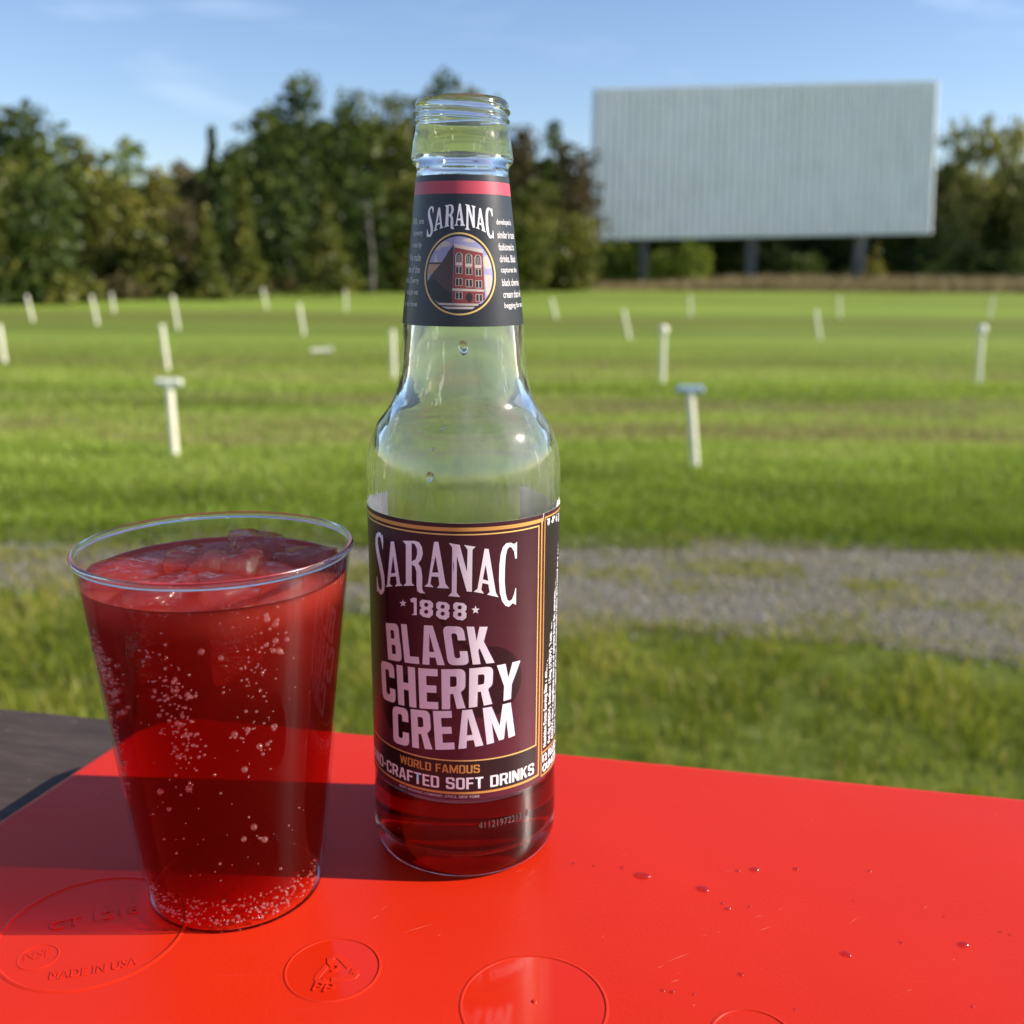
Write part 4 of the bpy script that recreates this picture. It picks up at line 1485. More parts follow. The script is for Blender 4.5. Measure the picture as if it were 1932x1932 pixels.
INK = {
    'white': paper('white_ink', (0.89, 0.90, 0.91), 0.42, 0.05),
    'pink': paper('pale_pink_ink', (0.86, 0.84, 0.88), 0.42, 0.07),
    'gold': paper('gold_ink', (0.62, 0.34, 0.085), 0.32, 0.12),
    'yellow': paper('light_gold_ink', (0.75, 0.52, 0.17), 0.32, 0.1),
    'black': paper('black_ink', (0.018, 0.013, 0.014), 0.38),
    'plum': paper('plum_ink', (0.045, 0.022, 0.065), 0.40),
    'cherry': paper('dark_cherry_ink', (0.017, 0.006, 0.008), 0.38, 0.35),
    'red': paper('red_stripe_ink', (0.48, 0.055, 0.085), 0.36, 0.10),
    'grey': paper('grey_white_ink', (0.60, 0.58, 0.57), 0.45, 0.1),
    'sky': paper('picture_sky_ink', (0.36, 0.35, 0.55), 0.40, 0.3),
    'brown': paper('picture_shade_ink', (0.085, 0.050, 0.040), 0.40, 0.3),
    'brick': paper('picture_brick_ink', (0.26, 0.050, 0.045), 0.40, 0.25),
    'cream': paper('picture_stone_ink', (0.58, 0.52, 0.45), 0.40, 0.2),
    'tan': paper('picture_tan_ink', (0.48, 0.30, 0.16), 0.40, 0.2),
    'leaf': paper('picture_tree_ink', (0.035, 0.026, 0.024), 0.40, 0.5),
}
rb = lambda z: r_out(z)


def ink(name, shapes, mat, parent, lift, step=1.0):
    """print flat (u, z) mm shapes round the bottle"""
    bm = bmesh.new()
    for V, F in shapes:
        vs = [bm.verts.new((x, y, 0)) for x, y in V]
        for f in F:
            try:
                bm.faces.new([vs[i] for i in f])
            except ValueError:
                pass
    if not bm.verts:
        bm.free()
        return
    us = [v_.co.x for v_ in bm.verts]
    u = math.ceil(min(us) / step) * step
    while u < max(us):
        bmesh.ops.bisect_plane(bm, geom=bm.verts[:] + bm.edges[:] + bm.faces[:], plane_co=(u, 0, 0), plane_no=(1, 0, 0), dist=1e-5)
        u += step
    zs = [v_.co.y for v_ in bm.verts]
    if max(zs) > 150:
        z = math.ceil(min(zs) / 3) * 3
        while z < max(zs):
            bmesh.ops.bisect_plane(bm, geom=bm.verts[:] + bm.edges[:] + bm.faces[:], plane_co=(0, z, 0), plane_no=(0, 1, 0), dist=1e-5)
            z += 3
    nref = 29.4 if max(zs) < 150 else None
    for v_ in bm.verts:
        u, z = v_.co.x, v_.co.y
        r0 = r_out(z)
        t = u / (nref or 16.5)
        rr = (r0 + lift) / 1000
        v_.co = (rr * math.sin(t), -rr * math.cos(t), z / 1000)
    me = bpy.data.meshes.new(name)
    bm.normal_update()
    for f in bm.faces:
        cc = f.calc_center_median()
        if f.normal.x * cc.x + f.normal.y * cc.y < 0:
            f.normal_flip()
    bm.to_mesh(me)
    bm.free()
    me.polygons.foreach_set('use_smooth', np.ones(len(me.polygons), dtype=bool))
    me.materials.append(mat)
    o = bpy.data.objects.new(name, me)
    COL.objects.link(o)
    o.parent = parent
    return o


def word(s, u0, u1, z0, z1, bold=0.0, top=None, bot=None, space=1.0, ends=None):
    """text fitted to a box; top / bot: (left, mid, right) heights; ends: (u of bottom-left, u of bottom-right)"""
    V, F, sz = blockword(s, -bold) if bold < 0 else text2d(s, bold, space)
    x, y = V[:, 0] / sz[0], V[:, 1] / sz[1]
    q = lambda a, x: a[0] * (1 - x) * (1 - 2 * x) + a[1] * 4 * x * (1 - x) + a[2] * x * (2 * x - 1)
    t_ = q(top, x) if top else z1
    b_ = q(bot, x) if bot else z0
    ul, ur = u0, u1
    if ends:
        ul = ends[0] + (u0 - ends[0]) * y
        ur = ends[1] + (u1 - ends[1]) * y
    return np.stack([ul + (ur - ul) * x, b_ + (t_ - b_) * y], -1), F


def roundpoly(pts, c=0.10, sharp=()):
    """polygon with its convex corners rounded (c: radius, scalar or per corner)"""
    out = []
    n = len(pts)
    for i, p in enumerate(pts):
        cc = c[i] if isinstance(c, (list, tuple)) else c
        if cc <= 0:
            out.append(p)
            continue
        p = Vector(p)
        a, d = Vector(pts[i - 1]), Vector(pts[(i + 1) % n])
        r1 = min(cc, (a - p).length * .5)
        r2 = min(cc, (d - p).length * .5)
        q0, q1 = p + (a - p).normalized() * r1, p + (d - p).normalized() * r2
        for k in range(5):
            t = k / 4
            out.append(tuple(q0 * (1 - t) ** 2 + p * 2 * t * (1 - t) + q1 * t * t))
    return out


def block(ch, t):
    """condensed block capital: (width, loops); t: stroke"""
    h = t * 0.92
    W = {'I': t, 'M': 0.74, 'W': 0.80, 'L': 0.46, 'E': 0.47, 'F': 0.46, 'T': 0.52, '-': 0.30}.get(ch, 0.54)
    if ch in 'AY' :
        W = 0.60
    r = 0.16
    z = 0.0
    if ch == 'A':
        k = lambda y: t * 0.98 + (W / 2 - t * 0.98) * y / 0.90
        return W, [[(0, 0), (W * .5 - t * .62, 1), (W * .5 + t * .62, 1), (W, 0), (W - t, 0), (W - t * 1.12, .19), (t * 1.12, .19), (t, 0)], [(k(.33), .33), (W - k(.33), .33), (W / 2, .80)]]
    if ch == 'B':
        return W, [roundpoly([(0, 0), (W, 0), (W, .53), (W * .93, .53), (W * .97, .55), (W * .97, 1), (0, 1)], [0, r, .10, 0, 0, r, 0]), roundpoly([(t, h), (W - t, h), (W - t, .5 - h * .4), (t, .5 - h * .4)], [0, .06, .06, 0]), roundpoly([(t, .5 + h * .5), (W - t * 1.06, .5 + h * .5), (W - t * 1.06, 1 - h), (t, 1 - h)], [0, .06, .06, 0])]
    if ch == 'C':
        return W, [roundpoly([(W, .64), (W, 1), (0, 1), (0, 0), (W, 0), (W, .36), (W - t, .36), (W - t, h), (t, h), (t, 1 - h), (W - t, 1 - h), (W - t, .64)], [0, r, r, r, r, 0, 0, .07, .07, .07, .07, 0])]
    if ch == 'D':
        return W, [roundpoly([(0, 0), (W, 0), (W, 1), (0, 1)], [0, r, r, 0]), roundpoly([(t, h), (W - t, h), (W - t, 1 - h), (t, 1 - h)], [0, .07, .07, 0])]
    if ch == 'O':
        return W, [roundpoly([(0, 0), (W, 0), (W, 1), (0, 1)], r), roundpoly([(t, h), (W - t, h), (W - t, 1 - h), (t, 1 - h)], .07)]
    if ch == 'U':
        return W, [roundpoly([(0, 0), (W, 0), (W, 1), (W - t, 1), (W - t, h), (t, h), (t, 1), (0, 1)], [r, r, 0, 0, .07, .07, 0, 0])]
    if ch == 'E':
        return W, [[(0, 0), (W, 0), (W, h), (t, h), (t, .5 - h * .5), (W * .92, .5 - h * .5), (W * .92, .5 + h * .5), (t, .5 + h * .5), (t, 1 - h), (W, 1 - h), (W, 1), (0, 1)]]
    if ch == 'F':
        return W, [[(0, 0), (t, 0), (t, .5 - h * .5), (W * .92, .5 - h * .5), (W * .92, .5 + h * .5), (t, .5 + h * .5), (t, 1 - h), (W, 1 - h), (W, 1), (0, 1)]]
    if ch == 'H':
        return W, [[(0, 0), (t, 0), (t, .5 - h * .5), (W - t, .5 - h * .5), (W - t, 0), (W, 0), (W, 1), (W - t, 1), (W - t, .5 + h * .5), (t, .5 + h * .5), (t, 1), (0, 1)]]
    if ch == 'I':
        return W, [rect(0, 0, t, 1)]
    if ch == 'K':
        return W, [[(0, 0), (t, 0), (t, .36), (t * 1.25, .43), (W - t * 1.0, 0), (W + t * .12, 0), (t * 1.95, .60), (W + t * .05, 1), (W - t * 1.05, 1), (t, .62), (t, 1), (0, 1)]]
    if ch == 'L':
        return W, [[(0, 0), (W, 0), (W, h), (t, h), (t, 1), (0, 1)]]
    if ch == 'M':
        m = t * .92
        return W, [[(0, 0), (m, 0), (m, .58), (W / 2 - t * .34, 0.02), (W / 2 + t * .34, 0.02), (W - m, .58), (W - m, 0), (W, 0), (W, 1), (W - t * 1.15, 1), (W / 2, .42), (t * 1.15, 1), (0, 1)]]
    if ch == 'W':
        return W, [[(W * .14, 0), (W * .14 + t * .95, 0), (W * .5, .60), (W * .86 - t * .95, 0), (W * .86, 0), (W, 1), (W - t * .95, 1), (W * .80 - t * .3, .42), (W * .5 + t * .4, 1), (W * .5 - t * .4, 1), (W * .20 + t * .3, .42), (t * .95, 1), (0, 1)]]
    if ch == 'N':
        return W, [[(0, 0), (t * .92, 0), (t * .92, .52), (W - t * 1.05, 0), (W, 0), (W, 1), (W - t * .92, 1), (W - t * .92, .48), (t * 1.05, 1), (0, 1)]]
    if ch == 'R':
        return W, [roundpoly([(0, 0), (t, 0), (t, .38), (W * .50, .38), (W - t * .98, 0), (W + t * .05, 0), (W * .80, .42), (W, .50), (W, 1), (0, 1)], [0, 0, 0, 0, 0, 0, .05, .10, r, 0]), roundpoly([(t, .38 + h), (W - t, .38 + h), (W - t, 1 - h), (t, 1 - h)], [0, .06, .06, 0])]
    if ch == 'S':
        return W, [roundpoly([(0, .30), (0, 0), (W, 0), (W, .56), (t, .62), (t, 1 - h), (W - t, 1 - h), (W - t, .70), (W, .70), (W, 1), (0, 1), (0, .46), (W - t, .40), (W - t, h), (t, h), (t, .30)], [0, r, r, .14, .07, .07, .07, 0, 0, r, r, .14, .07, .07, .07, 0])]
    if ch == 'T':
        return W, [[(W / 2 - t / 2, 0), (W / 2 + t / 2, 0), (W / 2 + t / 2, 1 - h), (W, 1 - h), (W, 1), (0, 1), (0, 1 - h), (W / 2 - t / 2, 1 - h)]]
    if ch == 'Y':
        return W, [[(W / 2 - t / 2, 0), (W / 2 + t / 2, 0), (W / 2 + t / 2, .40), (W, 1), (W - t * 1.08, 1), (W / 2, .60), (t * 1.08, 1), (0, 1), (W / 2 - t / 2, .40)]]
    if ch == '-':
        return W, [rect(0, .40, W, .40 + h)]
    return 0.26, []


def blockword(s, t=0.19, gap=0.085):
    Vs, Fs, x, nv = [], [], 0.0, 0
    for ch in s:
        w_, loops = block(ch, t)
        if loops:
            V, F = poly2d(loops)
            V = V + np.array([x, 0])
            Vs.append(V)
            Fs += [tuple(i + nv for i in f) for f in F]
            nv += len(V)
        x += w_ + gap
    return np.concatenate(Vs), Fs, (x - gap, 1.0)


DEG = 29.4 * math.pi / 180
body = label_mesh('body_label', R(-97), R(140), [28.0, 28.1, 40, 60, 80, 100, 113.6, 113.7], lambda z: rb(z) + 0.02, lambda z: rb(z) + 0.12, [MAROON, PAPER], bottle)
UL = -78 * DEG
# cherries and stems in dark print
ch = [poly2d([ellipse(15 * DEG, 65.5, 11.6, 11.2)]), poly2d([ellipse(-33 * DEG, 55.5, 12.4, 10.6)])]
st = [poly2d([[(-24.0, 66), (-24.9, 80), (-25.0, 100), (-24.2, 100), (-23.9, 80), (-23.0, 66)]]), poly2d([[(3.5, 74), (-4, 82), (-12.5, 93), (-17.5, 104), (-16.5, 104), (-11.2, 93), (-2.5, 82), (4.8, 75)]])]
ink('cherry_print', [ch[0], st[0]], INK['cherry'], body, 0.130)
ink('cherry_print', [ch[1], st[1]], INK['cherry'], body, 0.136)
# dotted engraving on the cherries
dots = []
for k in range(90):
    a, q = RNG.uniform(0, 6.28), math.sqrt(RNG.random())
    dots.append((np.array(ellipse(15 * DEG + 10.5 * q * math.cos(a), 65.5 + 10 * q * math.sin(a), 0.22, 0.13, 6)), [tuple(range(6))]))
ink('cherry_print', dots, INK['plum'], body, 0.142)
# borders
bz = 41.2
ink('black_band', [poly2d([rect(UL, 30.9, 50.0 * DEG, 40.7)])], INK['black'], body, 0.130)
ink('gold_border', [poly2d([rect(UL - 3, 111.35, 53.5 * DEG, 112.45)]), poly2d([rect(52.4 * DEG, 30.2, 53.5 * DEG, 111.3)]), poly2d([rect(UL - 3, 29.95, 53.5 * DEG, 30.65)])], INK['gold'], body, 0.148)
ink('thin_gold_border', [poly2d([rect(UL - 3, 110.2, 50.5 * DEG, 110.6)]), poly2d([rect(49.8 * DEG, 40.8, 50.5 * DEG, 110.15)]), poly2d([rect(UL - 3, 40.7, 50.5 * DEG, 41.1)])], INK['yellow'], body, 0.150)
# nutrition panel
ink('black_panel', [poly2d([rect(56.3 * DEG, 37.6, 84 * DEG, 112.0)]), poly2d([rect(56.3 * DEG, 27 + 2.4, 84 * DEG, 36.6)])], INK['black'], body, 0.130)
ink('gold_border', [poly2d([rect(55.6 * DEG, 37.2, 56.3 * DEG, 112.4)]), poly2d([rect(55.6 * DEG, 112.05, 84 * DEG, 112.5)]), poly2d([rect(55.6 * DEG, 36.7, 84 * DEG, 37.15)]), poly2d([rect(55.6 * DEG, 28.9, 56.3 * DEG, 36.65)]), poly2d([rect(55.6 * DEG, 28.9, 84 * DEG, 29.35)])], INK['gold'], body, 0.148)


def upward(s, u0, h_, z0, z1, bold):
    V, F, sz = text2d(s, bold)
    return np.stack([u0 + h_ * (1 - V[:, 1] / sz[1]), z0 + (z1 - z0) * V[:, 0] / sz[0]], -1), F


NUT = ['Nutrition Facts: Serving Size 1 Bottle (12 FL. OZ./355mL) Amount Per Serving: Calories 168. Total', 'Fat 0g (0%DV). Sodium 15mg (1%DV). Total Carb. 43g (16%DV). Sugars 43g. Protein 0g', '(0%DV). Not a significant source of calories from fat, saturated fat, cholesterol, dietary fiber,', 'vitamin A, vitamin C, calcium and iron. Percent Daily Values (DV) based on a 2,000 calorie diet.']
ink('lettering', [upward(s, (57.8 + 6.0 * k) * DEG, 2.5, 38.4, 111.6, 0.022) for k, s in enumerate(NUT)], INK['white'], body, 0.150)
ink('lettering', [word('12 FLUID', 57.5 * DEG, 82 * DEG, 33.4, 36.1, 0.03)], INK['white'], body, 0.150)
ink('lettering', [word('OUNCES', 57.5 * DEG, 82 * DEG, 29.9, 32.6, 0.03)], INK['white'], body, 0.150)
# big serif word, date, stars
flat = [poly2d(g_) for g_ in GLYPHS]
ink('lettering_shadow', [(V + np.array([0.28, -0.28]), F) for V, F in flat], INK['black'], body, 0.146)
ink('lettering', flat, INK['white'], body, 0.160)
words = [('BLACK', -49.7, 15.6, (80.3, 82.9, 82.7), (69.0, 70.9, 71.4), (-47.9, 19.4)),
         ('CHERRY', -56.5, 36.6, (67.4, 69.8, 70.5), (55.1, 57.2, 59.3), (-55.0, 35.3)),
         ('CREAM', -44.8, 30.2, (54.6, 56.8, 57.9), (42.6, 44.5, 46.9), (-44.6, 33.3))]
sh_, fr = [], []
for s_, a, c_, tp, bt, en in words:
    V, F = word(s_, a * DEG, c_ * DEG, 0, 0, -0.195, tp, bt, 1.06, (en[0] * DEG, en[1] * DEG))
    fr.append((V, F))
    sh_.append((V + np.array([0.36, -0.16]), F))
ink('lettering_shadow', sh_, INK['plum'], body, 0.152)
ink('lettering', fr, INK['pink'], body, 0.164)
ink('lettering', [word('WORLD FAMOUS', -39 * DEG, 11.3 * DEG, 36.8, 39.5, -0.15)], INK['gold'], body, 0.150)
ink('lettering', [word('HAND-CRAFTED SOFT DRINKS', -80 * DEG, 48.6 * DEG, 31.6, 35.4, -0.155)], INK['white'], body, 0.150)
ink('lettering', [word('MATT BREWING COMPANY, UTICA, NEW YORK', -40 * DEG, 11.3 * DEG, 28.5, 29.5, 0.01, space=1.15)], INK['grey'], body, 0.150)
rg = [poly2d([ellipse(32.0 * DEG, 89.5, 0.55, 0.55, 20), ellipse(32.0 * DEG, 89.5, 0.45, 0.45, 20)]), word('R', 31.6 * DEG, 32.5 * DEG, 89.2, 89.8)]
ink('registered_mark', rg, INK['grey'], body, 0.150)
# torn scrap of white paper above the label's left corner
scrap = [(-74.5, 113.7), (-45.0, 113.7)]
tops = []
for k in range(26):
    t = k / 25
    tops.append((-45.0 - 29.5 * t, 121.2 - 5.0 * t ** 0.8 + (1.0 if k % 2 else -0.9) * RNG.uniform(0.2, 1)))
ink('torn_paper', [poly2d([[(u * DEG, z) for u, z in scrap + tops]])], TORN, body, 0.06)
ink('torn_paper', [poly2d([[(53.2 * DEG, 110.9), (54.2 * DEG, 113.8), (54.8 * DEG, 113.8), (53.6 * DEG, 110.9)]])], PAPER, body, 0.172)
ink('torn_paper', [poly2d([[(72 * DEG, 113.6), (74 * DEG, 115.8), (77 * DEG, 114.9), (79 * DEG, 116.2), (82 * DEG, 113.6)]])], PAPER, body, 0.06)
# code printed on the glass
ink('printed_code', [word('4112197221312', 10.7 * DEG, 44 * DEG, 18.2, 20.4, 0.0, space=1.1)], paper('code_ink', (0.10, 0.075, 0.075), 0.6), bottle, 0.02)

# neck label
neck = label_mesh('neck_label', R(-176), R(176), list(np.linspace(167.3, 208.2, 12)), lambda z: rb(z) + 0.02, lambda z: rb(z) + 0.12, [NECKBLK, PAPER], bottle)
UN = 16.5 * math.pi / 180
ink('red_stripe', [poly2d([rect(-170 * UN, 203.1, 170 * UN, 206.5)])], INK['red'], neck, 0.135)
# serif word, same letters, arched over the picture
u0, u1 = -30.9, 15.6
Vall = []
order = [0, 1, 2, 3, 4, 5, 6]
for k in order:
    V, F = flat[k]
    x = (V[:, 0] - u0) / (u1 - u0)
    z = V[:, 1]
    zn = 191.2 + (z - 88.0) * (8.4 / 19.5) + 0.55 * (1 - (2 * x - 1) ** 2)
    Vall.append((np.stack([(-39.3 + 74.3 * x) * UN, zn], -1), F))
ink('lettering', Vall, INK['white'], neck, 0.140)
RIGHT = ['developed a', 'similar in taste', 'fashioned to', 'drinks. Black', 'captures the', 'black cherries', 'cream that will', 'begging for more']
LEFT = ['1880s, one', 'brewery', 'it was by', 'We made', 'one of the', 'Black Cherry', 'recipe we', 'go, we have']
rows = []
for k in range(8):
    zc = 195.6 - 3.26 * k
    ua = (42.2 + 0.45 * k) * UN
    sz = text2d(RIGHT[k])[2]
    rows.append(word(RIGHT[k], ua, ua + sz[0] * 2.15 * .82, zc - 1.0, zc + 1.0, 0.012))
    sz = text2d(LEFT[k])[2]
    ub = (-44.6 - 0.25 * k) * UN
    rows.append(word(LEFT[k], ub - sz[0] * 2.15 * .82, ub, zc + 0.2 - 1.0, zc + 0.2 + 1.0, 0.006))
ink('lettering', rows, INK['grey'], neck, 0.140)
# round picture of a brick building
CX, CZ, RU, RZ = -0.2, 181.6, 10.55, 10.9
P = lambda pts: poly2d([pts])
picture = ink('round_picture', [P(ellipse(CX, CZ, RU, RZ, 64))], INK['sky'], neck, 0.128)
PIC = [
    ('cream', 0.131, [[(-8.05, 184.6), (-7.54, 187.05), (-7.3, 187.05), (-6.86, 185.2), (-5.81, 184.62)], ellipse(-5, 189.6, 2.2, 0.8, 20), ellipse(3.4, 190.7, 2.6, 0.55, 20), ellipse(8.2, 184.9, 1.6, 1.9, 20), ellipse(-7.2, 186.9 + 1.6, 1.5, 0.6, 16)]),
    ('tan', 0.132, [[(-9.64, 184.13), (-5.74, 184.15), (-7.52, 182.42), (-9.17, 181.4), (-9.88, 180.12)]]),
    ('brown', 0.134, [[(-1.8, 189.63), (-3.47, 187.72), (-4.33, 186.27), (-5.81, 184.15), (-7.36, 182.68), (-8.83, 181.07), (-9.89, 179.05), (-9.24, 176.77), (-7.62, 174.79), (-5.63, 173.48), (-2.19, 173.6)], [(-9.8, 184.66), (-5.51, 184.75), (-5.74, 184.2), (-9.9, 184.2)]]),
    ('cream', 0.134, [[(6.9, 181.58), (9.17, 181.18), (9.49, 180.51), (8.55, 176.36), (7.32, 175.56)]]),
    ('brick', 0.137, [[(-1.67, 189.04), (6.73, 187.8), (6.88, 174.63), (4.71, 173.56), (-2.19, 173.6)]]),
    ('cream', 0.140, [[(-1.87, 189.76), (6.73, 188.26), (6.73, 187.27), (-1.67, 188.78)], [(-2.16, 177.75), (6.73, 177.38), (6.73, 176.84), (-2.16, 177.08)]]),
    ('leaf', 0.140, [[(-10.07, 179.31), (-9.19, 180.13), (-7.39, 180.15), (-4.7, 177.79), (-2.3, 176.48), (-2.25, 173.8), (-5.63, 173.75), (-8.1, 175.05), (-9.75, 177.17)], [(-8.2, 173.5), (7.5, 173.5), (5.2, 171.6), (0, 170.75), (-5.2, 171.6)], ellipse(2.5, 175.3, 0.9, 1.3, 16)]),
    ('cream', 0.144, [[(-6.69, 173.8), (4.99, 173.56), (4.85, 173.02), (-5.63, 173.15)], [(-5.34, 172.75), (4.0, 172.75), (3.31, 172.1), (-3.32, 172.1)]]),
]
WC = [(-0.32, 0), (2.5, -0.32), (5.2, -0.62)]
cream, dark, brick2 = [], [], []
for u_, dz in WC:
    for zt, zb_, w_, arch in ((186.6, 184.8, 1.8, True), (183.66, 181.7, 1.9, False), (180.5, 178.4, 1.95, False), (176.76, 174.8, 1.95, False)):
        if u_ == 2.5 and zt < 177:
            continue
        hw = w_ / 2
        if arch:
            fr_ = [(u_ - hw, zb_ + dz)] + [(u_ + hw * math.cos(a), zt - 0.2 + dz + hw * math.sin(a)) for a in np.linspace(0, math.pi, 12)][::-1] + [(u_ + hw, zb_ + dz)]
            cream.append(P([(u_ + (x - u_) * 1.16, z_ if z_ < zb_ + dz + .1 else z_ + .12) for x, z_ in fr_]))
            dark.append(P([(u_ + (x - u_) * 0.82, z_ + 0.02) for x, z_ in fr_]))
            cream.append(P(rect(u_ - hw * 1.15, zb_ + dz - 0.9, u_ + hw * 1.15, zb_ + dz - 0.06)))
        else:
            cream.append(P(rect(u_ - hw, zb_ + dz, u_ + hw, zt + dz)))
            for s_ in (-1, 1):
                dark.append(P(rect(u_ + s_ * hw * .48 - hw * .36, zb_ + dz + .12, u_ + s_ * hw * .48 + hw * .36, zt + dz - .12)))
PIC.append(('cream', 0.145, None))
for m_, lf, loops in PIC:
    if loops:
        ink('picture_print', [P(l_) for l_ in loops], INK[m_], neck, lf)
ink('picture_print', cream, INK['cream'], neck, 0.144)
ink('picture_print', dark, INK['leaf'], neck, 0.148)
bars = []
for u_, dz in WC:
    for s_ in (-1, 1):
        bars.append(P(rect(u_ + s_ * .27 - .08, 184.9 + dz, u_ + s_ * .27 + .08, 186.9 + dz)))
ink('picture_print', bars, INK['cream'], neck, 0.151)
ink('picture_border', [poly2d([ellipse(CX, CZ, RU + 0.55, RZ + 0.55, 72), ellipse(CX, CZ, RU - 0.75, RZ - 0.75, 72)])], INK['black'], neck, 0.152)
ink('gold_border', [poly2d([ellipse(CX, CZ, RU + 0.30, RZ + 0.30, 72), ellipse(CX, CZ, RU - 0.18, RZ - 0.18, 72)])], INK['yellow'], neck, 0.156)


# ------------------------------------------------------------------ cup of soda
KX, KY = -0.0836, 0.2787
b = NB('clear_plastic')                # thin clear wall: light passes straight through it
f_ = b.noise(b.coords((1, 1, 0.3)), 110, 3, 0.5)
mat_wall = b.done(shine(b, clear(b, (0.975, 0.975, 0.985)), 0.022, 0.015, b.bump(f_, 0.05, 0.0005), 0.75))
b = NB('thick_clear_plastic')
gl = b.n('BsdfGlass')
gl.inputs['IOR'].default_value = 1.49
gl.inputs['Color'].default_value = (0.97, 0.97, 0.99, 1)
mat_rim = b.done(gl.outputs[0])
ri = lambda z: 26.3 + (36.95 - 26.3) * (z - 11) / 93.0
LV = 98.6
MEN = LV + 1.0
PC = [(0, 0.55, 0), (23.2, 0.5, 0), (24.3, 0.15, 1), (25.0, 0, 1), (25.5, 0.1, 1), (25.65, 0.5, 0), (26.15, 8.4, 0), (26.4, 9.0, 0), (26.9, 9.4, 0), (27.05, 10.2, 0), (37.65, 104.8, 0), (37.75, 105.3, 1)]
PC += [(37.75 + 0.85 * math.cos(a), 106.5 + 0.95 * math.sin(a), 1) for a in np.linspace(R(-75), R(195), 14)]
PC += [(36.98, 105.6, 0), (36.95, 104, 0), (ri(MEN), MEN, 0)]
cup = lathe_obj('plastic_cup', PC, 160, [mat_wall, mat_rim])
cup.location = (KX, KY, TRAY_Z + 0.00006)
tag(cup, 'clear plastic tumbler filled with red soda and ice', 'cup')
b = NB('soda_against_cup')
mat_sw = b.done(clear(b), vol(b, 195, 6))
b = NB('soda_surface')
f_ = b.noise(b.coords(), 150, 3, 0.55)
mat_st = b.done(shine(b, clear(b), 0.022, 0.01, b.bump(f_, 0.45, 0.0014), 0.35), vol(b, 195, 6))
PL = [(0, 1.4), (23.6, 1.35), (24.5, 1.7), (24.9, 2.4), (25.4, 8.9), (25.75, 9.5), (26.15, 10.2), (26.3, 11.0), (ri(40), 40), (ri(70), 70)]
PL = [(*p, 0) for p in PL] + [(ri(MEN), MEN, 1), (ri(MEN) - 0.5, LV + 0.5, 1), (ri(MEN) - 1.3, LV + 0.15, 1), (ri(MEN) - 3, LV, 1), (30, LV, 1), (24, LV, 1), (17, LV, 1), (9, LV, 1), (0, LV, 1)]
soda = lathe_obj('cup_soda', PL, 160, [mat_sw, mat_st])
for v_ in soda.data.vertices:
    x, y, z = v_.co
    if abs(z - LV / 1000) < 1e-6 and math.hypot(x, y) < 0.032:
        v_.co.z += 0.00035 * math.sin(x * 420 + 1) * math.sin(y * 380) + 0.0002 * math.sin(x * 900 + y * 700)
soda.location = cup.location
tag(soda, 'fizzy red cherry soda filling the plastic tumbler', 'soda')

# bubbles clinging to the wall and floor of the cup
b = NB('gas_bubble')
df = b.n('BsdfDiffuse')
df.inputs['Color'].default_value = (0.90, 0.52, 0.44, 1)
mx = b.n('MixShader')
mx.inputs[0].default_value = 0.09
b.l(clear(b), mx.inputs[1])
b.l(df.outputs[0], mx.inputs[2])
mat_bub = b.done(shine(b, mx.outputs[0], 0.09, 0.04, None, 0.8))
ico = bmesh.new()
bmesh.ops.create_icosphere(ico, subdivisions=2, radius=1)
IV2 = np.array([p.co for p in ico.verts])
IF2 = np.array([[p.index for p in f_.verts] for f_ in ico.faces])
ico.free()
bub = []


def bubble(th, z, r_, depth=0.0):
    rr = (ri(z) if z > 11 else 25.3) - r_ - 0.1 - depth
    r_ = min(r_ * 1.2, 1.0)
    z += 0
    bub.append((rr * math.sin(R(th)), -rr * math.cos(R(th)), z, r_))


def cluster(th, z, st_, sz_, n_, r0, r1):
    for _ in range(n_):
        bubble(th + st_ * RNG.standard_normal(), z + sz_ * RNG.standard_normal(), r0 + (r1 - r0) * RNG.random() ** 2.5)


cluster(-50, 80, 8, 4, 110, 0.22, 0.8)
cluster(-44, 73, 5, 3, 24, 0.4, 1.0)
cluster(-58, 56, 6, 7, 110, 0.2, 0.45)
cluster(-60, 46, 5, 4, 40, 0.25, 0.6)
cluster(-7, 76, 5, 7, 110, 0.25, 0.6)
cluster(-4, 58, 5, 6, 55, 0.25, 0.6)
cluster(30, 80, 5, 7, 40, 0.2, 0.45)
cluster(38, 88, 4, 5, 16, 0.25, 0.8)
cluster(32, 62, 6, 4, 22, 0.25, 0.8)
cluster(10, 72, 30, 18, 40, 0.15, 0.4)
cluster(0, 30, 36, 14, 45, 0.15, 0.45)
for th, z, r_ in ((8, 88, 1.1), (16, 86, 0.7), (20, 63, 1.2), (-8, 57, 1.0), (-5, 47, 1.1), (24, 52, 0.8), (28, 33, 1.0), (34, 28, 0.9), (42, 85, 1.2), (36, 95, 0.8), (22, 30, 0.7), (40, 93, 1.0), (-22, 45, 0.8), (-18, 40, 0.6)):
    bubble(th, z, r_)
for _ in range(330):
    bubble(RNG.uniform(-85, 85), 2.2 + 8 * RNG.random() ** 1.3, RNG.uniform(0.14, 0.42))
for _ in range(160):
    a, q = RNG.uniform(0, 6.28), 23 * math.sqrt(RNG.random())
    r_ = RNG.uniform(0.2, 0.7)
    bub.append((q * math.cos(a), q * math.sin(a), 1.5 + r_, r_))
for _ in range(70):
    a, q = RNG.uniform(0, 6.28), ri(LV) - 1.0 - 5 * RNG.random() ** 3
    r_ = RNG.uniform(0.2, 0.5)
    bub.append((q * math.cos(a), q * math.sin(a), LV - 0.3 - r_, r_))
B_ = np.array(bub)
Vs = (IV2[None] * B_[:, 3][:, None, None] + B_[:, None, :3]) / 1000
Fs = (IF2[None] + (np.arange(len(B_)) * len(IV2))[:, None, None]).reshape(-1, 3)
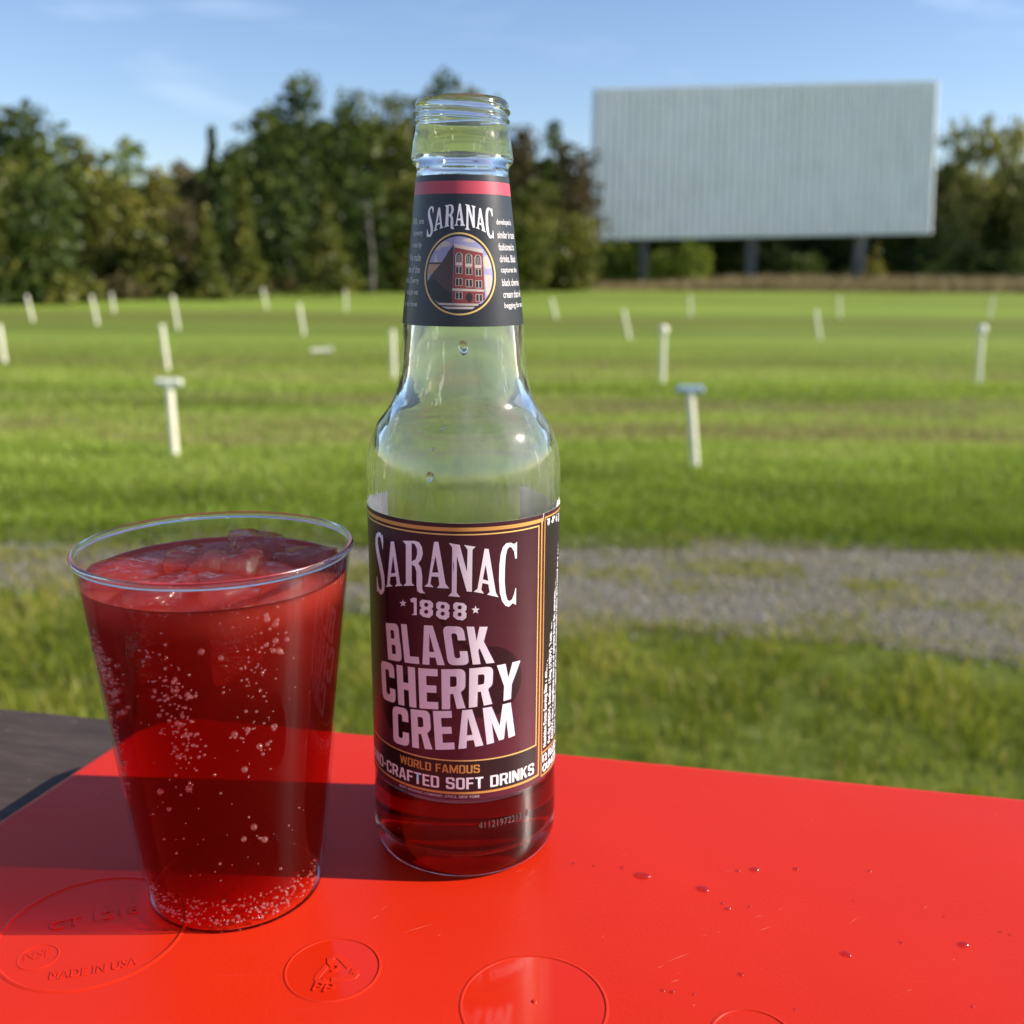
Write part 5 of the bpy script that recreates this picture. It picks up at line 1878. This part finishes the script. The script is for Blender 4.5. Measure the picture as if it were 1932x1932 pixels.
o = mesh_obj('bubbles', Vs.reshape(-1, 3), Fs, mat_bub, soda, True)
o['kind'] = 'stuff'

# ice
b = NB('ice')
f_ = b.noise(b.coords(), 170, 4, 0.6)
nb_ = b.bump(f_, 1.0, 0.0032)
tl = b.n('BsdfTranslucent')
tl.inputs['Color'].default_value = (0.80, 0.26, 0.20, 1)
mx = b.n('MixShader')
b.l(b.ramp(b.noise(b.coords(), 60, 4, 0.6), [(0.35, (0.01,) * 3), (0.75, (0.10,) * 3)]), mx.inputs[0])
b.l(clear(b, (0.90, 0.60, 0.56)), mx.inputs[1])
b.l(tl.outputs[0], mx.inputs[2])
vs_ = b.n('VolumeScatter')
vs_.inputs['Color'].default_value = (1.0, 0.28, 0.18, 1)
vs_.inputs['Density'].default_value = 22
vs_.inputs['Anisotropy'].default_value = 0.3
mat_ice = b.done(shine(b, mx.outputs[0], 0.05, 0.06, nb_, 0.42), vs_.outputs[0])
ICE = [  # x, y from the cup's axis (mm), half sizes, height above the soda, label
    (6, 21, 10, 6, 4.2, 'broad ice lump at the back of the tumbler, nearest its far rim'),
    (24, 9, 8.5, 7, 3.6, 'ice lump at the right wall of the tumbler'),
    (-12, 9, 9, 5.5, 2.6, 'low flat ice lump left of the middle of the tumbler'),
    (-24, -8, 9, 8, 3.6, 'ice lump at the left wall of the tumbler'),
    (-1, 2, 8, 6, 3.8, 'dark red ice lump in the middle of the tumbler'),
    (9, -4, 5, 4.5, 5.6, 'small clear ice piece sticking up highest near the middle of the tumbler'),
    (19, -7, 7, 5, 3.2, 'small ice piece right of the clear upright piece'),
    (9, -21, 9.5, 7, 3.6, 'ice lump behind the front wall of the tumbler, right of its middle'),
    (-9, -22, 9, 7, 3.0, 'ice lump behind the front wall of the tumbler, left of its middle'),
]
for k, (ix, iy, ax, ay, up, lab) in enumerate(ICE):
    g_ = np.random.default_rng(k + 50)
    bm = bmesh.new()
    bmesh.ops.create_cube(bm, size=2)
    bmesh.ops.subdivide_edges(bm, edges=bm.edges[:], cuts=3, use_grid_fill=True)
    ang = g_.uniform(0, 3)
    for v_ in bm.verts:
        p = Vector(v_.co)
        p = p.lerp(p.normalized() * 1.25, 0.45)
        w_ = 1 + 0.13 * math.sin(p.x * 3.1 + k) * math.cos(p.y * 2.7 + k * 2) + 0.09 * math.sin(p.z * 4 + p.x * 3.3 + k) + 0.05 * g_.standard_normal()
        p *= w_
        x, y = p.x * ax, p.y * ay
        x, y = x * math.cos(ang) - y * math.sin(ang), x * math.sin(ang) + y * math.cos(ang)
        z = p.z * up * 1.25 if p.z > 0 else p.z * 20.0
        z += 0.10 * x * math.sin(k * 1.7) + 0.08 * y * math.cos(k * 2.3) if p.z > 0 else 0
        v_.co = Vector((x, y, z)) / 1000
    lim = (ri(LV) - 1.0) / 1000
    for v_ in bm.verts:
        X_, Y_ = v_.co.x + ix / 1000, v_.co.y + iy / 1000
        d = math.hypot(X_, Y_)
        if d > lim:
            v_.co.x -= X_ - X_ * lim / d
            v_.co.y -= Y_ - Y_ * lim / d
    bmesh.ops.smooth_vert(bm, verts=bm.verts[:], factor=0.25, use_axis_x=True, use_axis_y=True, use_axis_z=True)
    o = bm_obj('ice_cube', bm, mat_ice, None, True)
    o.location = (KX + ix / 1000, KY + iy / 1000, TRAY_Z + LV / 1000)
    tag(o, lab, 'ice', 'ice floating in the tumbler')

# ------------------------------------------------------------------ drops
b = NB('water')
gl = b.n('BsdfGlass')
gl.inputs['IOR'].default_value = 1.33
mat_water = b.done(gl.outputs[0])
# a flat bead of water seen from above: clear, with the shine of its surface
b = NB('water_bead')
tr = b.n('BsdfTransparent')
tr.inputs['Color'].default_value = (0.86, 0.62, 0.60, 1)
gs = b.n('BsdfGlossy')
gs.inputs['Roughness'].default_value = 0.16
lw = b.n('LayerWeight')
mx = b.n('MixShader')
b.l(b.math('ADD', b.math('MULTIPLY', b.math('POWER', lw.outputs['Facing'], 5.0), 0.9), 0.05), mx.inputs[0])
b.l(tr.outputs[0], mx.inputs[1])
b.l(gs.outputs[0], mx.inputs[2])
mat_bead = b.done(mx.outputs[0])


def drop(name, r_, hgt, mat, seed, stretch=1.0, floor=True):
    g_ = np.random.default_rng(seed)
    pr = [(0, -0.00001), (r_ * 0.97, -0.00001), (r_, hgt * 0.12), (r_ * 0.93, hgt * 0.45), (r_ * 0.72, hgt * 0.78), (r_ * 0.4, hgt * 0.95), (0, hgt)]
    pr = pr if floor else pr[1:]
    e = g_.uniform(0.05, 0.16)
    ph = g_.uniform(0, 6)
    Vd, Fd = lathe(pr, 20, lambda r, z, t: r * (1 + e * math.cos(t * 2 + ph) + 0.04 * math.cos(3 * t)))
    Vd = [(x * stretch, y, z) for x, y, z in Vd]
    o = mesh_obj(name, Vd, Fd, mat, None, True)
    fix_normals(o)
    return o


DROPS = [  # px, size mm, stretch, label
    (1212, 1653, 1.9, 1.5, 'largest drop on the red tray, oval, nearest the bottle'),
    (1327, 1678, 1.6, 1.5, 'oval drop right of the largest drop on the red tray'),
    (1424, 1641, 1.4, 1.3, 'glinting oval drop in the middle of the upper row right of the bottle'),
    (1502, 1640, 1.0, 1.2, 'small glinting drop next right in the upper row'),
    (1373, 1715, 0.9, 1.2, 'small drop below the two oval drops'),
    (1597, 1801, 1.3, 1.3, 'lone drop low on the right half of the tray'),
    (1818, 1783, 1.5, 1.2, 'glinting drop nearest the right picture edge'),
]
SMALL = [(1640, 1644, .6), (1392, 1643, .8), (1174, 1637, .7), (1120, 1634, .5), (1082, 1630, .7), (1700, 1779, .7), (1414, 1711, .5), (1363, 1705, .6), (1398, 1839, .8), (1250, 1869, .6), (1268, 1872, .7), (1310, 1876, .5), (1887, 1759, .5), (1905, 1764, .5), (1780, 1730, .4), (1610, 1700, .35), (1835, 1900, .5), (1500, 1905, .45)]
for k, (x, y, r_, stc, lab) in enumerate(DROPS):
    o = drop('water_drop', r_ * 0.86 / 1000, r_ * 0.46 / 1000, mat_bead, k, stc, False)
    px_, py_ = on_tray(x, y)
    o.location = (px_, py_, TRAY_Z + 0.00005)
    o.rotation_euler.z = R(-25 + 9 * k % 40)
    tag(o, lab, 'drop', 'water drops on the red tray')
for k, (x, y, r_) in enumerate(SMALL):
    o = drop('water_drop', r_ * 0.86 / 1000, r_ * 0.46 / 1000, mat_bead, k + 30, 1.2, False)
    px_, py_ = on_tray(x, y)
    o.location = (px_, py_, TRAY_Z + 0.00005)
    o.rotation_euler.z = k
    tag(o, 'tiny water drop scattered on the red tray right of the bottle', 'drop', 'tiny water drops on the red tray')
GD = [(874, 656, 1.25, 1.7, 'clear hanging drop on the bottle just below the black neck label'),
      (811, 900, 1.05, 1.5, 'reddish drop on the bottle shoulder above the torn paper scrap'),
      (833, 808, 0.55, 1.2, 'tiny upper drop on the bottle shoulder'),
      (816, 847, 0.45, 1.2, 'tiny middle drop on the bottle shoulder')]
for k, (x, y, r_, stc, lab) in enumerate(GD):
    # where that line of sight meets the glass
    d = ray(x, y)
    p = None
    for q in np.linspace(0.24, 0.34, 2001):
        c_ = CAM + d * (q / d[1])
        zz = (c_[2] - bottle.location.z) * 1000
        if math.hypot(c_[0] - BX, c_[1] - BY) * 1000 < r_out(zz) + 0.02:
            p = c_
            break
    if p is None:
        continue
    zz = (p[2] - bottle.location.z) * 1000
    sl = (r_out(zz + 1) - r_out(zz - 1)) / 2
    hd = Vector((p[0] - BX, p[1] - BY, 0)).normalized()
    nn = (hd + Vector((0, 0, -sl))).normalized()
    o = drop('soda_drop', r_ / 1000, r_ * 0.6 / 1000, mat_water, k + 70, 1.0)
    up_ = Vector((0, 0, 1)) - nn * nn.z
    up_.normalize()
    M = Matrix.Identity(4)
    rt = up_.cross(nn)
    for i in range(3):
        M[i][0], M[i][1], M[i][2] = rt[i], up_[i] * stc, nn[i]
        M[i][3] = p[i] - nn[i] * 0.00003
    o.matrix_world = M
    tag(o, lab, 'drop', 'drops clinging to the bottle')
